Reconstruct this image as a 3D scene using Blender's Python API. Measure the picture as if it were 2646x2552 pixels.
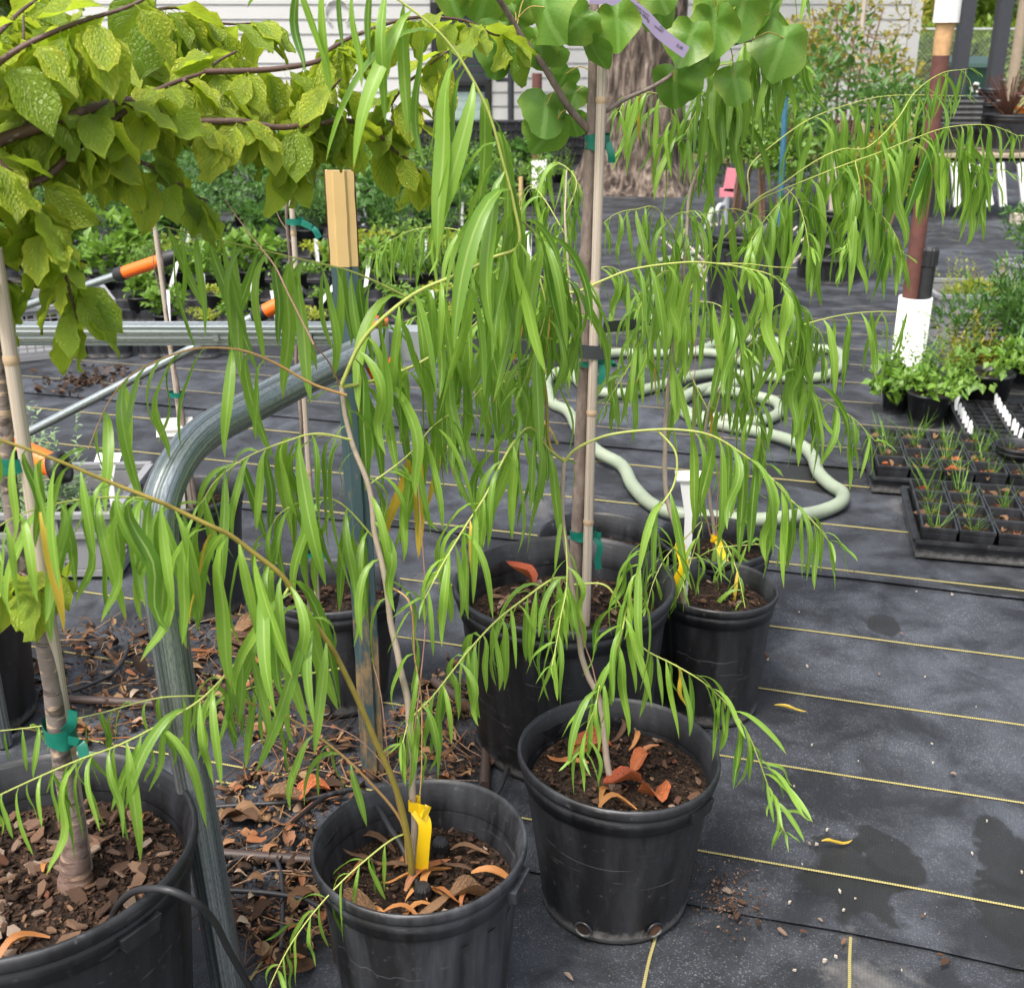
import bpy, bmesh, math, random
from mathutils import Vector, Matrix, Euler, noise as mnoise
R = random.Random(7)
for o in list(bpy.data.objects): bpy.data.objects.remove(o, do_unlink=True)
SC = bpy.context.scene
COL = SC.collection
rad = math.radians
# ---------------------------------------------------------------- camera, sky, sun, exposure
FPX, CX, CY, H, PITCH = 2970.0, 1323.0, 1276.0, 1.43, rad(21.5)
SP, CP = math.sin(PITCH), math.cos(PITCH)
cd = bpy.data.cameras.new('camera'); cam = bpy.data.objects.new('camera', cd); COL.objects.link(cam)
cam.location = (0, 0, H); cam.rotation_euler = (rad(90) - PITCH, 0, 0)
cd.sensor_fit = 'HORIZONTAL'; cd.sensor_width = 36.0; cd.lens = 36.0 * FPX / 2646.0
cd.clip_start = 0.05; cd.clip_end = 500
cd.dof.use_dof = True; cd.dof.focus_distance = 1.95; cd.dof.aperture_fstop = 9.0
SC.camera = cam
W = bpy.data.worlds.new('World'); SC.world = W; W.use_nodes = True
wt = W.node_tree; wt.nodes.clear()
sky = wt.nodes.new('ShaderNodeTexSky'); sky.sky_type = 'NISHITA'; sky.sun_disc = False
SUN_EL, SUN_ROT = rad(62), rad(215)
sky.sun_elevation = SUN_EL; sky.sun_rotation = SUN_ROT
sky.air_density = 1.0; sky.dust_density = 6.0; sky.ozone_density = 1.0; sky.altitude = 100
hs = wt.nodes.new('ShaderNodeHueSaturation'); hs.inputs['Saturation'].default_value = 0.55
bg = wt.nodes.new('ShaderNodeBackground'); bg.inputs['Strength'].default_value = 0.15
wo = wt.nodes.new('ShaderNodeOutputWorld')
wt.links.new(sky.outputs[0], hs.inputs['Color']); wt.links.new(hs.outputs[0], bg.inputs['Color']); wt.links.new(bg.outputs[0], wo.inputs[0])
sl = bpy.data.lights.new('sun', 'SUN'); sl.energy = 1.5; sl.angle = rad(10); sl.color = (1.0, 0.96, 0.9)
so = bpy.data.objects.new('sun', sl); COL.objects.link(so)
# direction towards the sun: sky rotation is measured from +Y
sd = Vector((math.sin(SUN_ROT) * math.cos(SUN_EL), math.cos(SUN_ROT) * math.cos(SUN_EL), math.sin(SUN_EL)))
so.rotation_euler = sd.to_track_quat('Z', 'Y').to_euler(); so.location = (0, 0, 12)
vs = SC.view_settings; vs.view_transform = 'Standard'; vs.look = 'None'; vs.gamma = 1.0; vs.exposure = 1.18
vs.use_curve_mapping = False
SC.render.engine = 'CYCLES'
SC.cycles.max_bounces = 8; SC.cycles.transparent_max_bounces = 8; SC.cycles.transmission_bounces = 4

# ---------------------------------------------------------------- pixels (of the 2646 px photograph) to places
def P(x, y, d):                                  # d metres along the view axis
    u, v = (x - CX) / FPX, (y - CY) / FPX
    return Vector((u * d, d * (CP - v * SP), H - d * (SP + v * CP)))
def G(x, y, z=0.0):                              # the place at height z
    v = (y - CY) / FPX
    return P(x, y, (H - z) / (SP + v * CP))
def PY(x, y, Y):                                 # the place at ground distance Y
    v = (y - CY) / FPX
    return P(x, y, Y / (CP - v * SP))
def D(x, y): return (x * 1.35, y * 1.35)         # from the 1960 px view of it

# ---------------------------------------------------------------- mesh builder
class MB:
    def __init__(s): s.v, s.f, s.uv, s.mi = [], [], [], []
    def face(s, idx, uvs=None, m=0):
        s.f.append(idx); s.uv.append(uvs or [(0, 0)] * len(idx)); s.mi.append(m)
    def add(s, verts, faces, uvs=None, m=0):
        b = len(s.v); s.v += [tuple(p) for p in verts]
        for i, f in enumerate(faces): s.face([b + k for k in f], uvs[i] if uvs else None, m)
    def box(s, c, size, M=None, m=0):
        x, y, z = size[0] / 2, size[1] / 2, size[2] / 2
        vs_ = [Vector((sx * x, sy * y, sz * z)) for sx in (-1, 1) for sy in (-1, 1) for sz in (-1, 1)]
        if M is not None: vs_ = [M @ p for p in vs_]
        vs_ = [p + Vector(c) for p in vs_]
        fs = [(0, 1, 3, 2), (4, 6, 7, 5), (0, 4, 5, 1), (2, 3, 7, 6), (0, 2, 6, 4), (1, 5, 7, 3)]
        s.add(vs_, fs, [[(0, 0), (0, 1), (1, 1), (1, 0)]] * 6, m)
    def tube(s, pts, rads, n=8, caps=True, m=0, flat=1.0, vs0=0.0):
        pts = [Vector(p) for p in pts]; k = len(pts)
        if not hasattr(rads, '__len__'): rads = [rads] * k
        t0 = (pts[1] - pts[0]).normalized()
        a = Vector((0, 0, 1)) if abs(t0.z) < 0.9 else Vector((0, 1, 0))
        nrm = (a - t0 * a.dot(t0)).normalized(); L = vs0; rings = []
        for i, p in enumerate(pts):
            t = (pts[min(i + 1, k - 1)] - pts[max(i - 1, 0)])
            t = t.normalized() if t.length > 1e-9 else t0
            nrm = (nrm - t * nrm.dot(t)); nrm = nrm.normalized() if nrm.length > 1e-6 else t.orthogonal().normalized()
            b = t.cross(nrm)
            if i: L += (p - pts[i - 1]).length
            base = len(s.v)
            for j in range(n):
                an = 2 * math.pi * j / n
                s.v.append(tuple(p + (nrm * math.cos(an) * flat + b * math.sin(an)) * rads[i]))
            rings.append((base, L))
        for i in range(k - 1):
            (b0, l0), (b1, l1) = rings[i], rings[i + 1]
            for j in range(n):
                j2 = (j + 1) % n; u0, u1 = j / n, (j + 1) / n
                s.face([b0 + j, b0 + j2, b1 + j2, b1 + j], [(u0, l0), (u1, l0), (u1, l1), (u0, l1)], m)
        if caps:
            for r0, rev in ((rings[0][0], True), (rings[-1][0], False)):
                b = len(s.v); s.v += [s.v[r0 + j] for j in range(n)]; ix = [b + j for j in range(n)]; s.face(ix[::-1] if rev else ix, None, m)
    def lathe(s, prof, n=48, c=(0, 0, 0), m=0, fn=None, closed=False):
        b = len(s.v); k = len(prof)
        for i, (r, z) in enumerate(prof):
            for j in range(n):
                a = 2 * math.pi * j / n; rr = r + (fn(a, z, i) if fn else 0)
                s.v.append((c[0] + rr * math.cos(a), c[1] + rr * math.sin(a), c[2] + z))
        L = 0
        for i in range(k - 1):
            L2 = L + math.hypot(prof[i + 1][0] - prof[i][0], prof[i + 1][1] - prof[i][1])
            for j in range(n):
                j2 = (j + 1) % n
                s.face([b + i * n + j, b + i * n + j2, b + (i + 1) * n + j2, b + (i + 1) * n + j],
                       [(j / n, L), ((j + 1) / n, L), ((j + 1) / n, L2), (j / n, L2)], m)
            L = L2
    def disc(s, r, z, n=32, c=(0, 0), rings=4, fn=None, m=0):
        b = len(s.v); s.v.append((c[0], c[1], z + (fn(c[0], c[1]) if fn else 0)))
        for q in range(1, rings + 1):
            for j in range(n):
                a = 2 * math.pi * j / n; x, y = c[0] + r * q / rings * math.cos(a), c[1] + r * q / rings * math.sin(a)
                s.v.append((x, y, z + (fn(x, y) if fn else 0)))
        for j in range(n): s.face([b, b + 1 + j, b + 1 + (j + 1) % n], None, m)
        for q in range(rings - 1):
            for j in range(n):
                j2 = (j + 1) % n; o = b + 1 + q * n
                s.face([o + j, o + n + j, o + n + j2, o + j2], None, m)
    def inst(s, T, M):                           # append template T = (verts, faces, uvs) under matrix M
        b = len(s.v); s.v += [tuple(M @ Vector(p)) for p in T[0]]
        for f, u in zip(T[1], T[2]): s.face([b + k for k in f], u)
    def mesh(s, name, mats, smooth=True):
        me = bpy.data.meshes.new(name); me.from_pydata(s.v, [], s.f)
        ul = me.uv_layers.new(name='UVMap')
        flat = [c for f in s.uv for q in f for c in q]; ul.data.foreach_set('uv', flat)
        for m in (mats if isinstance(mats, (list, tuple)) else [mats]): me.materials.append(m)
        me.polygons.foreach_set('material_index', s.mi)
        if smooth: me.polygons.foreach_set('use_smooth', [True] * len(me.polygons))
        me.update(); return me
    def obj(s, name, mats, parent=None, smooth=True, kind=None, label=None, auto=None):
        return link(name, s.mesh(name, mats, smooth), parent, kind, label)
def link(name, data, parent=None, kind=None, label=None, M=None):
    o = bpy.data.objects.new(name, data); COL.objects.link(o)
    if parent is not None: o.parent = parent
    if M is not None: o.matrix_basis = M
    if kind: o['kind'] = kind
    if label: o['label'] = label
    return o
def tag(o, label, cat, group=None):
    o['label'] = label; o['category'] = cat
    if group: o['group'] = group
    return o
def thing(name, label, cat, loc=(0, 0, 0), group=None, rz=0.0):
    o = bpy.data.objects.new(name, None); COL.objects.link(o); o.location = loc; o.rotation_euler = (0, 0, rz)
    o.empty_display_size = 0.05
    return tag(o, label, cat, group)
def dup_tree(root, loc, label=None, rz=0.0, sc=1.0, group=None):
    r = root.copy(); COL.objects.link(r); r.location = loc; r.rotation_euler = (0, 0, rz); r.scale = (sc, sc, sc)
    if label: r['label'] = label
    if group: r['group'] = group
    for ch in list(root.children):
        c = ch.copy(); COL.objects.link(c); c.parent = r
        for g in list(ch.children):
            e = g.copy(); COL.objects.link(e); e.parent = c
    return r
def crom(pts, n):                                # smooth curve through pts, n samples per span
    pts = [Vector(p) for p in pts]
    if len(pts) < 3: return [pts[0].lerp(pts[-1], i / n) for i in range(n + 1)]
    e = [pts[0] * 2 - pts[1]] + pts + [pts[-1] * 2 - pts[-2]]; out = []
    for i in range(1, len(e) - 2):
        p0, p1, p2, p3 = e[i - 1], e[i], e[i + 1], e[i + 2]
        for k in range(n):
            t = k / n
            out.append(0.5 * ((2 * p1) + (p2 - p0) * t + (2 * p0 - 5 * p1 + 4 * p2 - p3) * t * t + (3 * p1 - p0 - 3 * p2 + p3) * t ** 3))
    out.append(pts[-1]); return out

# ---------------------------------------------------------------- materials
class N:
    def __init__(s, name):
        s.m = bpy.data.materials.new(name); s.m.use_nodes = True; s.t = s.m.node_tree; s.t.nodes.clear()
        s.out = s.t.nodes.new('ShaderNodeOutputMaterial'); s.tc = s.t.nodes.new('ShaderNodeTexCoord')
    def n(s, ty, **kw):
        q = s.t.nodes.new(ty)
        for k, v in kw.items(): setattr(q, k, v)
        return q
    def L(s, a, b): s.t.links.new(a, b)
    def put(s, sock, val):
        if isinstance(val, bpy.types.NodeSocket): s.L(val, sock)
        elif isinstance(val, (tuple, list)) and len(val) == 3 and sock.type == 'RGBA': sock.default_value = (*val, 1)
        else: sock.default_value = val
    def obj(s): return s.tc.outputs['Object']
    def uv(s): return s.tc.outputs['UV']
    def pos(s): return s.n('ShaderNodeNewGeometry').outputs['Position']
    def map(s, vec, sc=(1, 1, 1), loc=(0, 0, 0), rot=(0, 0, 0)):
        q = s.n('ShaderNodeMapping'); s.L(vec, q.inputs['Vector']); q.inputs['Scale'].default_value = sc
        q.inputs['Location'].default_value = loc; q.inputs['Rotation'].default_value = rot; return q.outputs[0]
    def noise(s, vec, scale, detail=4, rough=0.6, dist=0.0):
        q = s.n('ShaderNodeTexNoise'); s.L(vec, q.inputs['Vector']); q.inputs['Scale'].default_value = scale
        q.inputs['Detail'].default_value = detail; q.inputs['Roughness'].default_value = rough; q.inputs['Distortion'].default_value = dist
        return q.outputs['Fac']
    def vor(s, vec, scale, feat='F1', out='Distance'):
        q = s.n('ShaderNodeTexVoronoi', feature=feat); s.L(vec, q.inputs['Vector']); q.inputs['Scale'].default_value = scale; return q.outputs[out]
    def wave(s, vec, scale, dist=0.0, direction='X', detail=2):
        q = s.n('ShaderNodeTexWave', bands_direction=direction); s.L(vec, q.inputs['Vector']); q.inputs['Scale'].default_value = scale
        q.inputs['Distortion'].default_value = dist; q.inputs['Detail'].default_value = detail; return q.outputs['Fac']
    def ramp(s, fac, stops):
        q = s.n('ShaderNodeValToRGB'); s.put(q.inputs[0], fac); e = q.color_ramp.elements
        while len(e) < len(stops): e.new(0.5)
        for el, (p, c) in zip(e, stops):
            el.position = p; el.color = (*c, 1) if hasattr(c, '__len__') else (c, c, c, 1)
        return q.outputs[0]
    def mix(s, fac, a, b, mode='MIX'):
        q = s.n('ShaderNodeMix', data_type='RGBA', blend_type=mode)
        s.put(q.inputs[0], fac); s.put(q.inputs[6], a); s.put(q.inputs[7], b); return q.outputs[2]
    def ma(s, op, a, b=0.0, c=None):
        q = s.n('ShaderNodeMath', operation=op); s.put(q.inputs[0], a); s.put(q.inputs[1], b)
        if c is not None: s.put(q.inputs[2], c)
        return q.outputs[0]
    def sep(s, vec):
        q = s.n('ShaderNodeSeparateXYZ'); s.L(vec, q.inputs[0]); return q.outputs
    def rnd(s):                                  # per object and per loose piece
        a = s.n('ShaderNodeObjectInfo').outputs['Random']; b = s.n('ShaderNodeNewGeometry').outputs['Random Per Island']
        return s.ma('FRACT', s.ma('ADD', a, b))
    def bump(s, h, strength=0.3, dist=0.01):
        q = s.n('ShaderNodeBump'); s.L(h, q.inputs['Height']); q.inputs['Strength'].default_value = strength; q.inputs['Distance'].default_value = dist
        return q.outputs[0]
    def pbr(s, col, rough=0.6, metal=0.0, normal=None, spec=0.5, trans=None, coat=0.0):
        b = s.n('ShaderNodeBsdfPrincipled'); s.put(b.inputs['Base Color'], col); s.put(b.inputs['Roughness'], rough); s.put(b.inputs['Metallic'], metal)
        s.put(b.inputs['Specular IOR Level'], spec); b.inputs['Coat Weight'].default_value = coat
        if normal is not None: s.L(normal, b.inputs['Normal'])
        sh = b.outputs[0]
        if trans is not None:                    # thin leaf: some light comes through
            tcol, w = trans; tr = s.n('ShaderNodeBsdfTranslucent'); s.put(tr.inputs['Color'], tcol)
            mx = s.n('ShaderNodeMixShader'); mx.inputs[0].default_value = w; s.L(sh, mx.inputs[1]); s.L(tr.outputs[0], mx.inputs[2]); sh = mx.outputs[0]
        s.L(sh, s.out.inputs['Surface']); return s.m

def simple(name, col, rough=0.6, metal=0.0, var=0.25, scale=25, bump=0.1, spec=0.5):
    q = N(name); f = q.noise(q.obj(), scale, 5)
    c = q.mix(f, tuple(x * (1 - var) for x in col), tuple(min(1, x * (1 + var)) for x in col))
    return q.pbr(c, rough, metal, q.bump(q.noise(q.obj(), scale * 4, 3), bump, 0.003), spec)

def leaf_mat(name, lo, hi, mid, bk=0.55, ridge=(0.03, 0.075), veins=0.0, yellow=None, rough=0.42, tw=0.35, tip=None, spots=0.0):
    q = N(name); uv = q.sep(q.uv()); r = q.rnd()
    col = q.mix(r, lo, hi)
    col = q.mix(q.ma('MULTIPLY', q.noise(q.obj(), 30, 3), 0.5), col, tuple(c * 0.7 for c in lo))
    du = q.ma('ABSOLUTE', q.ma('SUBTRACT', uv[0], 0.5))
    h = None
    if veins:
        # side veins: bands in (v*k - |u-.5|*m)
        w = q.ma('SINE', q.ma('MULTIPLY', q.ma('SUBTRACT', q.ma('MULTIPLY', uv[1], 8.0), q.ma('MULTIPLY', du, 7.0)), 2 * math.pi))
        cell = q.vor(q.map(q.uv(), (7, 10, 1)), 1.4, 'DISTANCE_TO_EDGE')
        vn = q.ma('POWER', q.ma('MAXIMUM', w, 0.0), 10.0)
        hb = q.ma('SUBTRACT', q.ma('MULTIPLY', q.ma('MINIMUM', cell, 0.25), 3.0), vn)
        if yellow is not None:
            col = q.mix(q.ma('MULTIPLY', q.ma('MULTIPLY', q.ma('POWER', q.ma('MULTIPLY', du, 2.0), 2.0), q.noise(q.obj(), 9, 2)), q.ma('MULTIPLY', r, 1.7)), col, yellow)
        col = q.mix(q.ma('MULTIPLY', vn, veins), col, tuple(c * 0.45 for c in lo))
        col = q.mix(q.ma('MULTIPLY', q.ramp(cell, [(0.0, 1.0), (0.06, 0.0)]), 0.35), col, tuple(c * 0.4 for c in lo))
        h = q.bump(hb, bk, 0.004)
    mr = q.ramp(du, [(ridge[0], 1.0), (ridge[1], 0.0)])
    col = q.mix(q.ma('MULTIPLY', mr, 0.75), col, mid)
    if tip is not None:
        tp = q.ramp(q.ma('ADD', uv[1], q.ma('MULTIPLY', q.ma('SUBTRACT', q.noise(q.obj(), 40, 2), 0.5), 0.12)), [(0.955, 0.0), (0.985, 1.0)])
        col = q.mix(q.ma('MULTIPLY', tp, q.ramp(r, [(0.45, 0.0), (0.55, 1.0)])), col, tip)
    if spots:
        sp = q.ramp(q.noise(q.obj(), 55, 3), [(0.62, 0.0), (0.68, 1.0)])
        col = q.mix(q.ma('MULTIPLY', sp, spots), col, (0.06, 0.035, 0.012))
    back = q.n('ShaderNodeNewGeometry').outputs['Backfacing']
    col = q.mix(q.ma('MULTIPLY', back, 0.35), col, tuple(min(1, c * 1.25 + 0.02) for c in hi))
    tcol = q.mix(0.6, col, tuple(min(1, c * 1.5) for c in hi))
    return q.pbr(col, rough, 0.0, h, 0.5, (tcol, tw))

M = {}
# woven weed fabric: black tape weave, dust, dried silt and wet patches
def fabric(name, wet=()):
    q = N(name); p = q.pos(); th = rad(-16)
    pr = q.map(p, rot=(0, 0, -th))
    wv = q.ma('MULTIPLY', q.wave(pr, 55, 0.4, 'X'), q.wave(pr, 80, 0.4, 'Y'))
    fine = q.noise(p, 420, 2); big = q.noise(p, 1.3, 6, 0.62); mid = q.noise(p, 6.0, 6, 0.65, 0.4)
    col = q.mix(q.ma('MULTIPLY', fine, 0.8), (0.008, 0.009, 0.011), (0.026, 0.028, 0.033))
    col = q.mix(q.ramp(q.ma('MULTIPLY', big, mid), [(0.2, 0.0), (0.36, 1.0)]), col, (0.060, 0.067, 0.080))
    sp = q.ramp(q.noise(p, 260, 2, 0.7), [(0.56, 0.0), (0.66, 1.0)])
    col = q.mix(q.ma('MULTIPLY', sp, q.ramp(mid, [(0.4, 0.1), (0.65, 0.9)])), col, (0.15, 0.15, 0.16))
    silt = q.ramp(q.noise(p, 2.3, 7, 0.66, 0.6), [(0.60, 0.0), (0.74, 0.75)])
    col = q.mix(silt, col, (0.19, 0.18, 0.165))
    col = q.mix(q.ma('MULTIPLY', wv, 0.28), col, (0.008, 0.008, 0.010))
    rough = q.mix(0.5, (0.62,) * 3, q.ramp(mid, [(0.3, 0.55), (0.7, 0.8)]))
    for (c, sx, sy, a) in wet:
        off = q.n('ShaderNodeVectorMath', operation='SUBTRACT'); q.L(p, off.inputs[0]); off.inputs[1].default_value = (c[0], c[1], 0)
        pc = q.map(off.outputs[0], (1, 1, 0), rot=(0, 0, a)); s = q.sep(pc)
        dist = q.ma('SQRT', q.ma('ADD', q.ma('POWER', q.ma('DIVIDE', s[0], sx), 2.0), q.ma('POWER', q.ma('DIVIDE', s[1], sy), 2.0)))
        e = q.ma('ADD', dist, q.ma('MULTIPLY', q.ma('SUBTRACT', q.noise(p, 9, 5, 0.6), 0.5), 2.2))
        msk = q.ramp(e, [(0.80, 0.85), (0.95, 0.0)])
        col = q.mix(msk, col, (0.012, 0.012, 0.011)); rough = q.mix(msk, rough, (0.5,) * 3)
    hgt = q.ma('ADD', q.ma('MULTIPLY', wv, 0.5), q.ma('MULTIPLY', fine, 0.5))
    return q.pbr(col, rough, 0.0, q.bump(hgt, 0.5, 0.0015), 0.35)
wets = [(G(2200, 2290), 0.10, 0.13, 0.2), (G(2300, 2230), 0.06, 0.09, -0.2), (G(2600, 2230), 0.06, 0.12, 0.3), (G(2640, 2400), 0.08, 0.12, 0), (G(2080, 1240), 0.2, 0.16, 0), (G(2280, 1620), 0.05, 0.06, 0), (G(2560, 1530), 0.14, 0.05, 0.3)]
M['fabric'] = fabric('fabric_weave', wets)
M['stripe_far'] = simple('stripe_thread_faded', (0.16, 0.14, 0.085), 0.8)
q = N('stripe_thread'); M['stripe'] = q.pbr(q.mix(q.wave(q.uv(), 70, 0, 'Y'), (0.36, 0.31, 0.11), (0.17, 0.15, 0.06)), 0.8)
# black pot plastic with dust streaks, chalky scuffs and silt at the foot
def potmat(name, base=0.0075, dust=0.38):
    q = N(name); o = q.obj(); z = q.sep(o)[2]
    st = q.noise(q.map(o, (14, 14, 2.2)), 1.0, 6, 0.65); f = q.noise(o, 60, 4, 0.7)
    c = q.mix(q.ma('MULTIPLY', q.ramp(st, [(0.42, 0.0), (0.75, 1.0)]), dust), (base, base, base * 1.12), (0.075, 0.08, 0.092))
    c = q.mix(q.ma('MULTIPLY', q.ramp(f, [(0.62, 0.0), (0.8, 1.0)]), 0.5), c, (0.16, 0.165, 0.175))
    foot = q.ma('MULTIPLY', q.ramp(q.ma('ADD', z, q.ma('MULTIPLY', q.ma('SUBTRACT', f, 0.5), 0.05)), [(0.0, 1.0), (0.028, 0.0)]), 0.6)
    c = q.mix(foot, c, (0.30, 0.29, 0.27))
    sc = q.ramp(q.noise(q.map(o, (6, 6, 90)), 1.0, 3, 0.6, 1.5), [(0.66, 0.0), (0.70, 1.0)])
    c = q.mix(q.ma('MULTIPLY', sc, 0.22), c, (0.22, 0.22, 0.23))
    return q.pbr(c, q.ramp(st, [(0.3, 0.34), (0.7, 0.6)]), 0.0, q.bump(q.noise(o, 150, 3), 0.12, 0.002), 0.5)
M['pot'] = potmat('pot_plastic'); M['pot_dusty'] = potmat('pot_plastic_dusty', 0.010, 0.75)
q = N('soil_mix'); o = q.obj(); f = q.noise(o, 55, 6, 0.7); g = q.vor(o, 130)
M['soil'] = q.pbr(q.ramp(f, [(0.3, (0.008, 0.006, 0.004)), (0.52, (0.028, 0.017, 0.011)), (0.72, (0.09, 0.05, 0.03))]), 0.9, 0, q.bump(q.ma('ADD', f, g), 0.9, 0.012), 0.2)
def chipmat(name, stops):
    q = N(name); r = q.rnd(); c = q.ramp(r, stops); g = q.noise(q.map(q.obj(), (3, 30, 3)), 12, 4)
    return q.pbr(q.mix(q.ma('MULTIPLY', g, 0.6), c, (0.02, 0.012, 0.008)), 0.85, 0, q.bump(g, 0.5, 0.003), 0.25)
M['chip'] = chipmat('bark_chip', [(0.0, (0.03, 0.018, 0.012)), (0.4, (0.10, 0.055, 0.034)), (0.65, (0.20, 0.115, 0.07)), (0.85, (0.33, 0.25, 0.19)), (1.0, (0.16, 0.06, 0.03))])
M['chip_dark'] = chipmat('mulch_chip', [(0.0, (0.012, 0.008, 0.006)), (0.6, (0.05, 0.028, 0.017)), (0.9, (0.12, 0.06, 0.035)), (1.0, (0.26, 0.15, 0.08))])
M['dry'] = leaf_mat('dry_leaf', (0.085, 0.042, 0.022), (0.36, 0.205, 0.10), (0.24, 0.14, 0.07), rough=0.7, tw=0.15, veins=0.4)
M['orange_leaf'] = leaf_mat('orange_curl', (0.30, 0.10, 0.03), (0.55, 0.26, 0.07), (0.4, 0.2, 0.08), rough=0.6, tw=0.2)
M['red_leaf'] = leaf_mat('russet_leaf', (0.34, 0.06, 0.02), (0.55, 0.17, 0.05), (0.4, 0.18, 0.08), rough=0.65, tw=0.15, veins=0.3)
M['litter'] = chipmat('leaf_litter', [(0.0, (0.02, 0.012, 0.008)), (0.3, (0.07, 0.04, 0.024)), (0.55, (0.19, 0.10, 0.05)), (0.75, (0.36, 0.23, 0.12)), (0.9, (0.30, 0.10, 0.035)), (1.0, (0.46, 0.38, 0.28))])
M['twig'] = simple('dry_twig', (0.22, 0.13, 0.08), 0.8, var=0.5, scale=60)
def galv(name, base=0.5, rough=0.33):
    q = N(name); uv = q.map(q.uv(), (22, 0.7, 1)); st = q.noise(uv, 1.0, 7, 0.7, 0.3); f = q.noise(q.map(q.uv(), (160, 90, 1)), 1.0, 3)
    st2 = q.noise(q.map(q.uv(), (60, 0.5, 1)), 1.0, 4, 0.7)
    c = q.ramp(q.ma('ADD', q.ma('MULTIPLY', st, 0.7), q.ma('MULTIPLY', st2, 0.3)), [(0.40, (0.07, 0.10, 0.10)), (0.48, (base * 0.55, base * 0.62, base * 0.62)), (0.60, (base * 1.25, base * 1.3, base * 1.3))])
    c = q.mix(q.ma('MULTIPLY', q.ramp(f, [(0.48, 0.0), (0.62, 1.0)]), 0.6), c, (0.10, 0.14, 0.135))
    return q.pbr(c, q.ramp(st, [(0.3, rough + 0.16), (0.7, rough - 0.05)]), 0.72, q.bump(q.ma('ADD', f, st), 0.12, 0.002))
M['galv'] = galv('galvanized_steel'); M['galv_dull'] = galv('galvanized_rail', 0.42, 0.42)
M['greypaint'] = simple('grey_painted_steel', (0.33, 0.35, 0.37), 0.45, 0.3, 0.12, 14)
q = N('green_post_paint'); z = q.sep(q.obj())[2]; ru = q.noise(q.map(q.obj(), (30, 30, 9)), 1.0, 7, 0.7)
low = q.ramp(z, [(0.12, 0.22), (0.62, -0.10)]) if False else q.ma('MULTIPLY', q.ma('SUBTRACT', 0.62, z), 0.26)
k = q.ramp(q.ma('ADD', ru, low), [(0.55, 0.0), (0.68, 1.0)])
c = q.mix(q.noise(q.map(q.obj(), (60, 60, 5)), 1.0, 4), (0.016, 0.042, 0.052), (0.07, 0.115, 0.12))
M['tpost'] = q.pbr(q.mix(k, c, q.ramp(ru, [(0.4, (0.16, 0.09, 0.03)), (0.7, (0.30, 0.22, 0.12))])), 0.6, 0.1, q.bump(ru, 0.2, 0.003))
q = N('cream_post_paint'); e = q.noise(q.obj(), 35, 6, 0.7)
M['cream'] = q.pbr(q.mix(q.ramp(e, [(0.70, 0.0), (0.76, 1.0)]), q.mix(q.noise(q.obj(), 8), (0.46, 0.31, 0.125), (0.55, 0.39, 0.18)), (0.09, 0.03, 0.015)), 0.55)
M['rust'] = simple('rust_edge', (0.09, 0.035, 0.018), 0.85, 0.2, 0.5, 70, 0.4)
q = N('bamboo_cane'); uv = q.uv(); g = q.noise(q.map(uv, (30, 1.2, 1)), 1.0, 5, 0.65)
M['bamboo'] = q.pbr(q.mix(q.ramp(q.noise(q.obj(), 9, 3), [(0.62, 0.0), (0.72, 0.6)]), q.ramp(g, [(0.35, (0.26, 0.20, 0.15)), (0.5, (0.44, 0.37, 0.30)), (0.65, (0.53, 0.47, 0.40))]), (0.50, 0.28, 0.09)), 0.55, 0, q.bump(g, 0.15, 0.002))
M['bamboo_node'] = simple('bamboo_node', (0.40, 0.29, 0.18), 0.7)
q = N('plum_bark'); uv = q.uv(); b = q.noise(q.map(uv, (2.2, 95, 1)), 1.0, 5, 0.6, 0.6); g = q.noise(q.obj(), 40, 5)
c = q.mix(g, (0.10, 0.075, 0.065), (0.24, 0.20, 0.18)); c = q.mix(q.ramp(b, [(0.55, 0.0), (0.60, 1.0)]), c, (0.40, 0.29, 0.20)); c = q.mix(q.ramp(q.noise(q.map(uv, (1.5, 60, 1)), 1.0, 4, 0.6, 0.8), [(0.40, 0.8), (0.46, 0.0)]), c, (0.035, 0.025, 0.022))
zb = q.ramp(q.sep(q.obj())[2], [(0.02, 0.8), (0.16, 0.0)]); c = q.mix(q.ma('MULTIPLY', zb, q.noise(q.obj(), 90, 4)), c, (0.17, 0.07, 0.035))
M['plum_bark'] = q.pbr(c, 0.62, 0, q.bump(q.ma('ADD', b, g), 0.45, 0.004))
q = N('plum_twig'); g = q.noise(q.obj(), 90, 5, 0.7)
M['plum_twig'] = q.pbr(q.mix(q.ramp(g, [(0.60, 0.0), (0.70, 0.7)]), q.mix(q.noise(q.obj(), 18), (0.045, 0.025, 0.02), (0.12, 0.06, 0.045)), (0.36, 0.32, 0.30)), 0.6, 0, q.bump(g, 0.4, 0.003))
q = N('redbud_bark'); g = q.noise(q.map(q.obj(), (50, 50, 18)), 1.0, 6, 0.7)
M['redbud_bark'] = q.pbr(q.ramp(g, [(0.3, (0.075, 0.055, 0.045)), (0.55, (0.19, 0.145, 0.12)), (0.75, (0.28, 0.23, 0.20))]), 0.75, 0, q.bump(g, 0.45, 0.004))
def stem(name, a, b): 
    q = N(name); g = q.noise(q.obj(), 45, 5); return q.pbr(q.mix(g, a, b), 0.5, 0, q.bump(g, 0.2, 0.002))
M['stem_grey'] = stem('willow_stem_grey', (0.26, 0.20, 0.15), (0.40, 0.33, 0.26))
M['stem_olive'] = stem('willow_stem_olive', (0.17, 0.13, 0.02), (0.36, 0.28, 0.06))
M['stem_tan'] = stem('willow_stem_tan', (0.32, 0.17, 0.06), (0.42, 0.27, 0.10))
M['shoot'] = stem('willow_shoot', (0.25, 0.30, 0.05), (0.42, 0.45, 0.12))
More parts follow.
